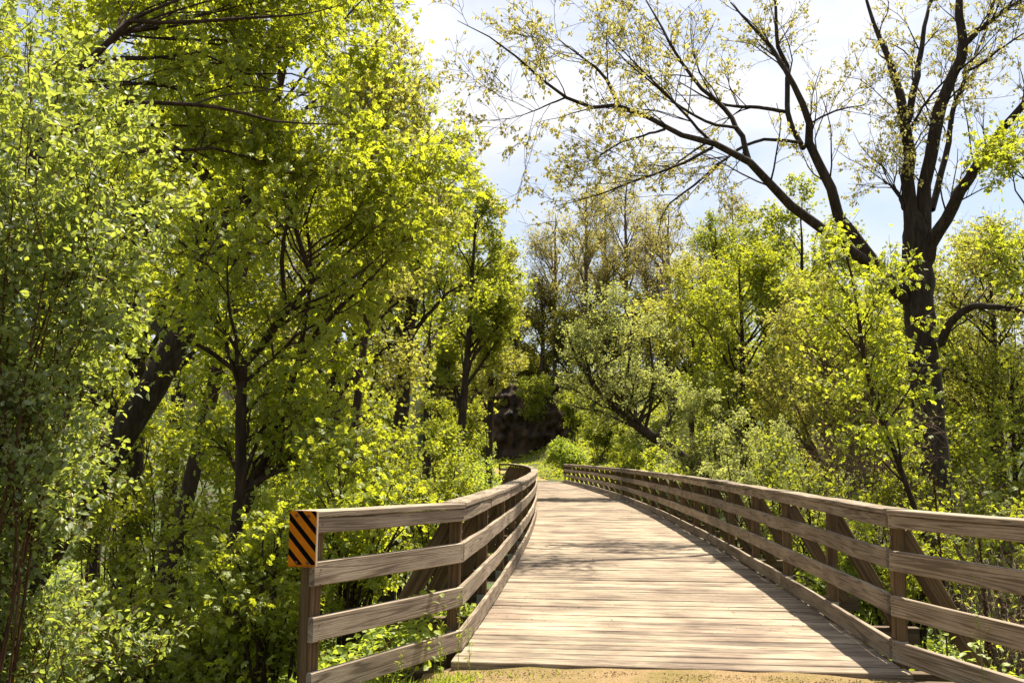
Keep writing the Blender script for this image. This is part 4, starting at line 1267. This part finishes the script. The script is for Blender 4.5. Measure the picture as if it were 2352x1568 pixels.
# leaning willow
tr = trunk_px([(1590, 1062, 36, .20), (1480, 990, 36, .155), (1400, 922, 36, .115), (1350, 862, 36, .08), (1318, 800, 36, .05), (1300, 720, 36, .02)], .22)
ex = [[np.append(P(x, y, d), r) for x, y, d, r in l] for l in (
    [(1480, 990, 36, .07), (1495, 930, 36.3, .06), (1500, 860, 36.5, .06), (1490, 760, 36.8, .025)],
    [(1420, 945, 36, .06), (1440, 860, 36.3, .05), (1450, 770, 36.5, .04), (1430, 690, 36.6, .02)])]
tree('willow', 'grey-green willow leaning left over the railing on a bent dark trunk', 'tree', tr[0, :3], tr,
     [(P(1420, 800, 36.5), (2.0, 1.8, 2.4), .6), (P(1350, 900, 36.5), (1.2, 1.4, 1.6), .2), (P(1500, 930, 37), (1.3, 1.4, 1.5), .2)], 'sprig', L_WILLOW, seed=51, limbs=34, nleaf=28771, size=0.069, br=(8, 1.0), tw=(8, 0.62), low=.35, extra=ex)
shrub('silvery willow bush behind the middle of the right railing', 1620, 985, 27, (1.35, 1.2, 1.4), 'sprig', L_WILLOW, 131, nst=20, n=19181, size=0.049, br=(7, .6), tw=(8, 0.38))
shrub('dark willow scrub just beyond the right railing', 1740, 1080, 22, (1.2, 1.0, 1.2), 'sprig', L_WILLOW, 132, nst=18, n=14066, size=0.046, br=(7, .55), tw=(8, 0.35))
shrub('bare red-brown twiggy bush below the slender box elder', 2000, 1010, 16, (1.15, 1.0, 1.1), 'diamond', L_YEL, 133, nst=26, n=700, size=.06, bark=M_TWIG, br=(9, .8), tw=(6, .4), name='twiggy_bush', tw_r=.005, st_r=.016)
shrub('leafy sprouts behind the near right post', 2080, 1290, 11.5, (.8, .7, .5), 'compound', L_ELDER, 134, nst=14, n=2441, size=0.067, br=(5, .45), tw=(6, 0.31))
shrub('leafy sprouts by the second and third post of the right railing', 1880, 1210, 14, (.8, .8, .8), 'compound', L_MID, 135, nst=14, n=2983, size=0.067, br=(5, .45), tw=(6, 0.31))
shrub('tangled undergrowth at the right edge behind the flared railing', 2310, 1290, 10.5, (.9, .9, .65), 'compound', L_MID, 136, nst=16, n=2712, size=0.067, br=(6, .5), tw=(7, 0.35), bark=M_TWIG)
shrub('fresh green bush low behind the right railing near the shadow edge', 1960, 1330, 12, (.9, .8, .5), 'compound', L_HERB, 137, nst=14, n=3255, size=0.067, br=(5, .4), tw=(6, 0.28))
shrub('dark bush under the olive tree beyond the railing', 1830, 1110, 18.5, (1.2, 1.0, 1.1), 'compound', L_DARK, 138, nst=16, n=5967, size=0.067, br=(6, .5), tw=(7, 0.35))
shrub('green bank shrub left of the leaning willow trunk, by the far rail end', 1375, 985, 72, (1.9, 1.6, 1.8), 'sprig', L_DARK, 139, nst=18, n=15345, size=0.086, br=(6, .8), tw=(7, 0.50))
shrub('small lit bush in front of the willow foot', 1455, 1065, 52, (1.6, 1.4, .8), 'sprig', L_MID, 140, nst=16, n=12787, size=0.081, br=(6, .7), tw=(7, 0.44))
shrub('dry tangle of bare stems under the right flared boards', 2330, 1400, 8.6, (.55, .6, .5), 'diamond', L_YEL, 141, nst=24, n=250, size=.05, bark=M_TWIG, br=(6, .4), tw=(5, .25), name='twiggy_bush', tw_r=.003, st_r=.007)
shrub('twiggy olive bush far behind the slender box elder', 1830, 1010, 29, (2.4, 1.4, 1.7), 'sprig', L_YEL, 142, nst=22, n=9000, size=.075, bark=M_TWIG, br=(8, .9), tw=(7, .45), tw_r=.006)
shrub('tangle of brush behind the foot of the maple', 2080, 1040, 26, (2.3, 1.4, 1.6), 'sprig', L_MID, 143, nst=22, n=9000, size=.075, bark=M_TWIG, br=(8, .9), tw=(7, .45), tw_r=.006)
shrub('brushy bush right of the maple foot on the right edge', 2290, 1060, 23, (2.0, 1.4, 1.5), 'sprig', L_MID, 144, nst=22, n=8000, size=.07, bark=M_TWIG, br=(8, .8), tw=(7, .4), tw_r=.005)
shrub('low brush between the railing and the maple', 2180, 1160, 15.5, (1.2, 1.0, .8), 'sprig', L_MID, 145, nst=20, n=4500, size=.06, bark=M_TWIG, br=(7, .6), tw=(6, .35), tw_r=.004)
# right background
BG3 = wood_tree('wood_tree', 'broad green tree at the back of the right bank above the willow bush', 'tree', 1760, 760, 52, (4.2, 3.4, 5.0), 'sprig', L_MID, 33, nleaf=48592, size=0.126, limbs=34, trunk_r=.2, br=(8, 1.7), tw=(7, 0.94), group='trees at the back of the wood')
bg(BG3, 2000, 46, 1.0, .95, 'broad green tree behind the slender box elder')
bg(BG3, 2290, 44, 2.4, 1.0, 'broad green tree at the back near the right edge')
bg(BG2, 2180, 34, 3.3, .7, 'dark tree in the shade right of the maple trunk')
bg(BG2, 1650, 60, 1.9, 1.0, 'dark tree at the back between the willow and the rounded tree')

# --- the far hill
def far_tree(label, x, ytop, depth, w, seed, n, lm=L_FAR, size=.17, bare=True, frac=.66):
    c = P(x, 900, depth)
    b = np.array([c[0], depth, gz(c[0], depth) - .2])
    zt = P(x, ytop, depth)[2]
    h = zt - b[2]
    rad = (w, w, h * frac * .5)
    cc = b + np.array([0, 0, h * (1 - frac * .5)])
    pth = [(*b, .26), (*(b + np.array([.1, 0, h * .45])), .19), (*(b + np.array([0, 0, h * .8])), .09), (*(b + np.array([.1, 0, h * .97])), .03)]
    n = int(n * 1.0)
    return tree('hill_tree', label, 'tree', b, pth, [(cc, rad, 1.0)], 'sprig', lm, bark=M_TWIG if bare else M_BARKG, seed=seed, limbs=26, nleaf=n, size=size, br=(7, 2.4), tw=(9, 1.7), low=.2, rise=1.15, tw_r=.011, up=.3, group='tall trees on the far hill')
F1 = far_tree('tall spring tree with yellowish rounded top on the hill, left of the bare straight trunk', 1345, 395, 98, 3.8, 61, 17000)
F2 = far_tree('tall nearly bare tree with straight trunk in the middle of the hilltop', 1440, 372, 100, 2.6, 62, 6000)
F3 = far_tree('brown-budded tree right of the bare straight trunk on the hill', 1535, 455, 96, 3.4, 63, 7500)
def hill(src, x, depth, rz, sc, label):
    c = P(x, 900, depth)
    return copy_tree(src, (c[0], depth, gz(c[0], depth) - .2), rz, sc, label, 'tall trees on the far hill')
hill(F3, 1275, 104, 1.0, (.95, .95, 1.05), 'leftmost brown-budded tree of the hilltop, beside the gap of sky')
hill(F2, 1385, 108, 2.0, (1, 1, .95), 'thin bare tree behind the yellowish rounded top')
hill(F2, 1690, 112, 3.0, (1.1, 1.1, .95), 'faint bare tree on the skyline above the rounded bright tree')
hill(F3, 1610, 104, 4.0, (1, 1, .95), 'brown-budded tree low on the skyline right of the hilltop')
hill(F2, 1490, 110, 5.0, (1, 1, .9), 'thin bare tree on the skyline between two brown-budded trees')
F4 = far_tree('green slender tree on top of the cliff', 1245, 640, 104, 1.9, 64, 5200, lm=L_YEL, size=.22, frac=.8, bare=False)
shrub('olive thicket along the cliff top left of centre', 1200, 838, 107, (6.5, 2.0, 3.8), 'sprig', L_YEL, 161, nst=34, n=24000, size=.18, br=(8, 1.6), tw=(6, .9), tw_r=.012)
shrub('olive thicket on the hill above the leaning willow', 1370, 800, 107, (6.5, 2.0, 4.0), 'sprig', L_YEL, 162, nst=34, n=24000, size=.18, br=(8, 1.6), tw=(6, .9), tw_r=.012)
hill(F4, 1310, 102, 1.6, (1.1, 1.1, .82), 'green tree at the right end of the cliff top')
hill(F4, 1185, 106, 2.7, (1, 1, .95), 'green tree at the left end of the cliff top')
hill(F4, 1390, 96, 3.9, (1.3, 1.3, .8), 'green tree on the slope right of the cliff, behind the willow')
hill(F4, 1100, 104, 5.1, (1.4, 1.4, 1.0), 'green tree left of the cliff behind the narrow tree')
hill(F4, 1460, 95, .4, (1.5, 1.5, .9), 'green tree on the slope behind the top of the willow')
hill(F4, 1545, 78, 2.2, (1.6, 1.6, .85), 'green tree on the right slope behind the light green tree')
hill(F4, 1340, 103, 4.6, (1.3, 1.3, .75), 'low green tree below the yellowish rounded top')
hill(F4, 1050, 76, .9, (1.5, 1.5, 1.1), 'green tree far behind the sunlit mound')
for i, (x, y, d, r, lab) in enumerate(((1225, 885, 89.5, (2.4, 1.2, .9), 'leafy bush hanging over the middle of the cliff edge'), (1150, 930, 92.5, (1.6, 1.2, .9), 'bush at the left end of the cliff edge'), (1318, 950, 84, (1.3, 1.4, 2.2), 'tall bush covering the right end of the cliff'), (1108, 1030, 84, (.8, 1.2, 1.0), 'low bush at the left foot of the cliff'), (1300, 1050, 68, (1.2, 1.2, .9), 'low bush on the slope beyond the far rail end'))):
    shrub(lab, x, y, d, r, 'sprig', (L_MID, L_YEL, L_MID, L_HERB, L_HERB)[i], 150 + i, nst=16, n=8951, size=0.126, br=(6, .9), tw=(7, 0.62), tw_r=.012)

# ------------------------------------------------------------------ ground plants (uncountable)
def herbs(name, seed, areas, mat, leafs, hmax=0.5):
    rs = np.random.default_rng(seed)
    g = Geo()
    for (x0, x1, y0, y1, n, size, hm) in areas:
        x = rs.uniform(x0, x1, n); y = y0 + (y1 - y0) * rs.random(n)
        e = right(0)
        # keep off the trail and the deck
        ok = np.ones(n, bool)
        xe = np.interp(y, [0, 6.9, 60, 62, 80, 96], [1.15, 1.12, 1.55, 1.4, -2.6, -10.5])
        bow = 2.0 * np.clip((y - 6.9) / 53, 0, 1) * (1 - np.clip((y - 6.9) / 53, 0, 1)) * 1.9
        dd = np.abs(x - xe - bow)
        ok &= dd > np.where(y < 6.9, 1.75, np.where(y > 60, 1.7, 1.62))
        x, y = x[ok], y[ok]
        m = len(x)
        hgt = hm * (0.35 + 0.65 * np.clip(0.5 + 0.5 * vnoise(x, y, 2.3, 77), 0, 1))
        z = ground_z(x, y) + hgt * rs.random(m) ** 0.7
        pos = np.stack([x, y, z], -1)
        ax = rs.normal(size=(m, 3)); ax[:, 2] = ax[:, 2] * .35 - .1
        nm = rs.normal(size=(m, 3)) * .5; nm[:, 2] += .9
        put_leaves(g, leafs, pos, ax, nm, size * rs.uniform(.6, 1.4, m))
    o = g.build(name, mat)
    tag(o, kind='stuff')
    return o
o = herbs('undergrowth', 201, [(-4.5, -.4, 6.9, 14, 30000, .062, .62), (-8, -.6, 14, 30, 24000, .09, .7), (-14, -4.5, 8, 20, 12000, .12, .7), (-26, -8, 18, 48, 26000, .17, .9),
                          (3.0, 7.5, 5, 14, 7000, .055, .42), (12, 30, 14, 48, 22000, .15, .8), (4, 14, 14, 34, 14000, .13, .7), (-9, 12, 44, 62, 12000, .16, .6), (-14, -1.5, 30, 46, 8000, .16, .7), (4, 14, 34, 46, 7000, .16, .7)], L_HERB, 'ovate')
o['label'] = 'bright leafy ground plants covering the banks under the bridge'
o['category'] = 'undergrowth'
o = herbs('undergrowth', 202, [(-3, 9, 60, 92, 22000, .10, .28), (3.2, 16, 60, 86, 16000, .2, .45), (-14, 0, 62, 88, 9000, .2, .5), (-22, 22, 88, 112, 22000, .3, .6)], L_MID, 'sprig')
o['label'] = 'green plants covering the slopes around the bend and the cliff'
o['category'] = 'undergrowth'

def blades(name, seed, spots, mat):
    rs = np.random.default_rng(seed)
    g = Geo()
    for (x0, x1, y0, y1, n, h, keep) in spots:
        x = rs.uniform(x0, x1, n); y = rs.uniform(y0, y1, n)
        k = rs.random(n) < keep(x, y)
        x, y = x[k], y[k]; m = len(x)
        z = np.where(np.abs(x - 1.12) < 1.62, -0.05, ground_z(x, y) - 0.01)
        b = np.stack([x, y, z], -1)
        d = rs.normal(size=(m, 3)) * .45; d[:, 2] = 1
        d = nrm(d); H = h * rs.uniform(.4, 1.3, m)
        K = 4
        pts = np.empty((m, K, 3)); pts[:, 0] = b
        for i in range(1, K):
            pts[:, i] = pts[:, i - 1] + d * (H / (K - 1))[:, None]
            d = d + rs.normal(size=(m, 3)) * .12; d[:, 2] -= .16; d = nrm(d)
        side = nrm(np.cross(d, rs.normal(size=(m, 3))))
        w = (0.0028 * rs.uniform(.6, 1.4, m))[:, None, None] * np.array([1, .9, .6, .1])[None, :, None]
        V = np.stack([pts - side[:, None] * w, pts + side[:, None] * w], 2)
        base = (np.arange(m) * K * 2)[:, None]
        i = (np.arange(K - 1) * 2)[None]
        F = np.stack([base + i, base + i + 1, base + i + 3, base + i + 2], -1).reshape(-1, 4)
        g.add(V.reshape(-1, 3), F)
    o = g.build(name, mat)
    return tag(o, kind='stuff')
o = blades('grass', 203, [(-1.5, .9, 6.0, 6.88, 9000, .055, lambda x, y: np.clip(1.0 - (x + .75) / 1.2, 0.0, 1) * (vnoise(x, y, .45, 4) > -.25)),
                      (1.9, 3.3, 6.0, 6.7, 1500, .05, lambda x, y: np.clip((x - 2.0) / 1.0, 0, 1)),
                      (-2.6, -.6, 5.2, 7.2, 3000, .16, lambda x, y: np.clip(-(x + .55) * 2, 0, 1))], L_HERB)
o['label'] = 'short grass at the edge of the sandy trail'
o['category'] = 'grass'

# ------------------------------------------------------------------ single weeds and dry stalks
def weed(label, x, y, depth, h, seed, kind='flower'):
    rs = np.random.default_rng(seed)
    p = P(x, y, depth)
    zg = -0.03 - .09 * abs((p[0] - 1.12) / 1.75) ** 6 if abs(p[0] - 1.12) < 1.75 and p[1] < 6.9 else gz(p[0], p[1])
    h += max(0.0, p[2] - zg)
    b = np.array([p[0], p[1], zg - 0.01])
    o = empty('weed' if kind == 'flower' else 'dry_stalk', b)
    tag(o, label, 'weed' if kind == 'flower' else 'stalk')
    K = 9
    t = np.linspace(0, 1, K)
    sx, sy = rs.normal() * .05 * h, rs.normal() * .05 * h
    st = np.stack([sx * t ** 2, sy * t ** 2, h * t], -1)
    g = Geo()
    if kind == 'flower':
        tubes(g, st[None], (0.0026 * (1 - .6 * t))[None], sides=5)
        B, BR_ = sprout(rs, st[None], np.full((1, K), .002), 9, h * .28, t0=.35, ang=(.5, .9), up=.3, rmax=.0016)
        tubes(g, B, BR_, sides=3)
        g.build('stem', L_HERB, o)
        gl = Geo()
        leaves_on(rs, gl, 'narrow', np.concatenate([st[None][:, ::2]]), 22, .035, droop=.2, spread=.004, t0=.02)
        leaves_on(rs, gl, 'narrow', B, 22, .016, droop=.2, spread=.003)
        gl.build('leaves', L_HERB, o)
        gf = Geo()
        tips = np.concatenate([B[:, -1], st[-1:]])
        q = np.repeat(tips, 5, 0) + rs.normal(size=(len(tips) * 5, 3)) * .006
        put_leaves(gf, 'flower', q, rs.normal(size=q.shape), rs.normal(size=q.shape) * .4 + np.array([0, 0, 1]), np.full(len(q), .0045))
        gf.build('blossom', leaf_mat('yellow_petal', (.5, .40, .04), (.62, .52, .08), (.5, .42, .05)), o)
    else:
        r = .006 + .010 * sst(.35, .5, t) * (1 - .35 * t) 
        g = Geo()
        tubes(g, st[None], np.full((1, K), .006), sides=6)
        g.build('stem', M_BARKR, o)
        gs = Geo()
        m = 420
        tt = rs.uniform(.38, 1, m)
        a = rs.uniform(0, 6.28, m)
        pos = np.stack([sx * tt ** 2, sy * tt ** 2, h * tt], -1)
        out_ = np.stack([np.cos(a), np.sin(a), rs.uniform(.1, .9, m)], -1)
        put_leaves(gs, 'bud', pos + out_ * .004, out_, rs.normal(size=(m, 3)), np.full(m, .019) * (1.1 - .35 * tt) * rs.uniform(.6, 1.3, m))
        gs.build('seed_head', M_BARKR, o)
    return o
weed('tall thin weed with tiny yellow flowers in front of the left corner post', 1052, 1535, 6.75, .50, 301)
weed('smaller yellow-flowered weed left of the tall thin one', 1012, 1530, 6.7, .30, 302)
weed('thin flowering weed in front of the right flared boards', 2258, 1560, 6.15, .62, 303)
weed('yellow-topped weed leaning on the lowest left board by the deck', 1080, 1490, 6.9, .26, 304)
weed('sprawling weed at the bottom edge below the left flared boards', 910, 1575, 6.2, .2, 305)
weed('dry mullein stalk standing up behind the near right railing', 2172, 1395, 7.6, .98, 306, 'stalk')
weed('second dry stalk, lower, behind the right flared boards', 2268, 1400, 7.9, .55, 307, 'stalk')

# bits of bark and dead leaves on the deck
def litter():
    rs = np.random.default_rng(401)
    n = 800
    s = 1 + 50 * rs.random(n) ** 1.6
    u = (rs.random(n) - .5) * 2
    u = np.sign(u) * np.abs(u) ** .6 * 1.45
    pos = np.array([to3(centre(a, 0) + rnorm(a) * b, .004) for a, b in zip(s, u)])
    g = Geo()
    ax = rs.normal(size=(n, 3)); ax[:, 2] = 0
    nm = rs.normal(size=(n, 3)) * .2; nm[:, 2] += 1
    put_leaves(g, 'diamond', pos, ax, nm, rs.uniform(.01, .035, n))
    o = g.build('litter', simple_mat('dry_litter', (.34, .25, .14), var=.6, scale=30))
    tag(o, 'scattered dry leaf bits lying on the deck', 'litter', kind='stuff')
litter()
def stones():
    rs = np.random.default_rng(402)
    n = 3600
    x = rs.uniform(-.8, 3.0, n); y = 6.86 - rs.random(n) ** 1.3 * .9 - .085 * (x - 1.1)
    pos = np.stack([x, y, np.full(n, -.016) - .09 * np.abs((x - 1.12) / 1.75) ** 6], -1)
    g = Geo()
    ax = rs.normal(size=(n, 3)); ax[:, 2] *= .2
    put_leaves(g, 'bud', pos, ax, rs.normal(size=(n, 3)), rs.uniform(.005, .019, n))
    o = g.build('gravel', simple_mat('loose_stone', (.36, .26, .14), var=.55, scale=40, rough=.9))
    tag(o, 'loose small stones on the sandy trail at the bridge end', 'gravel', kind='stuff')
stones()
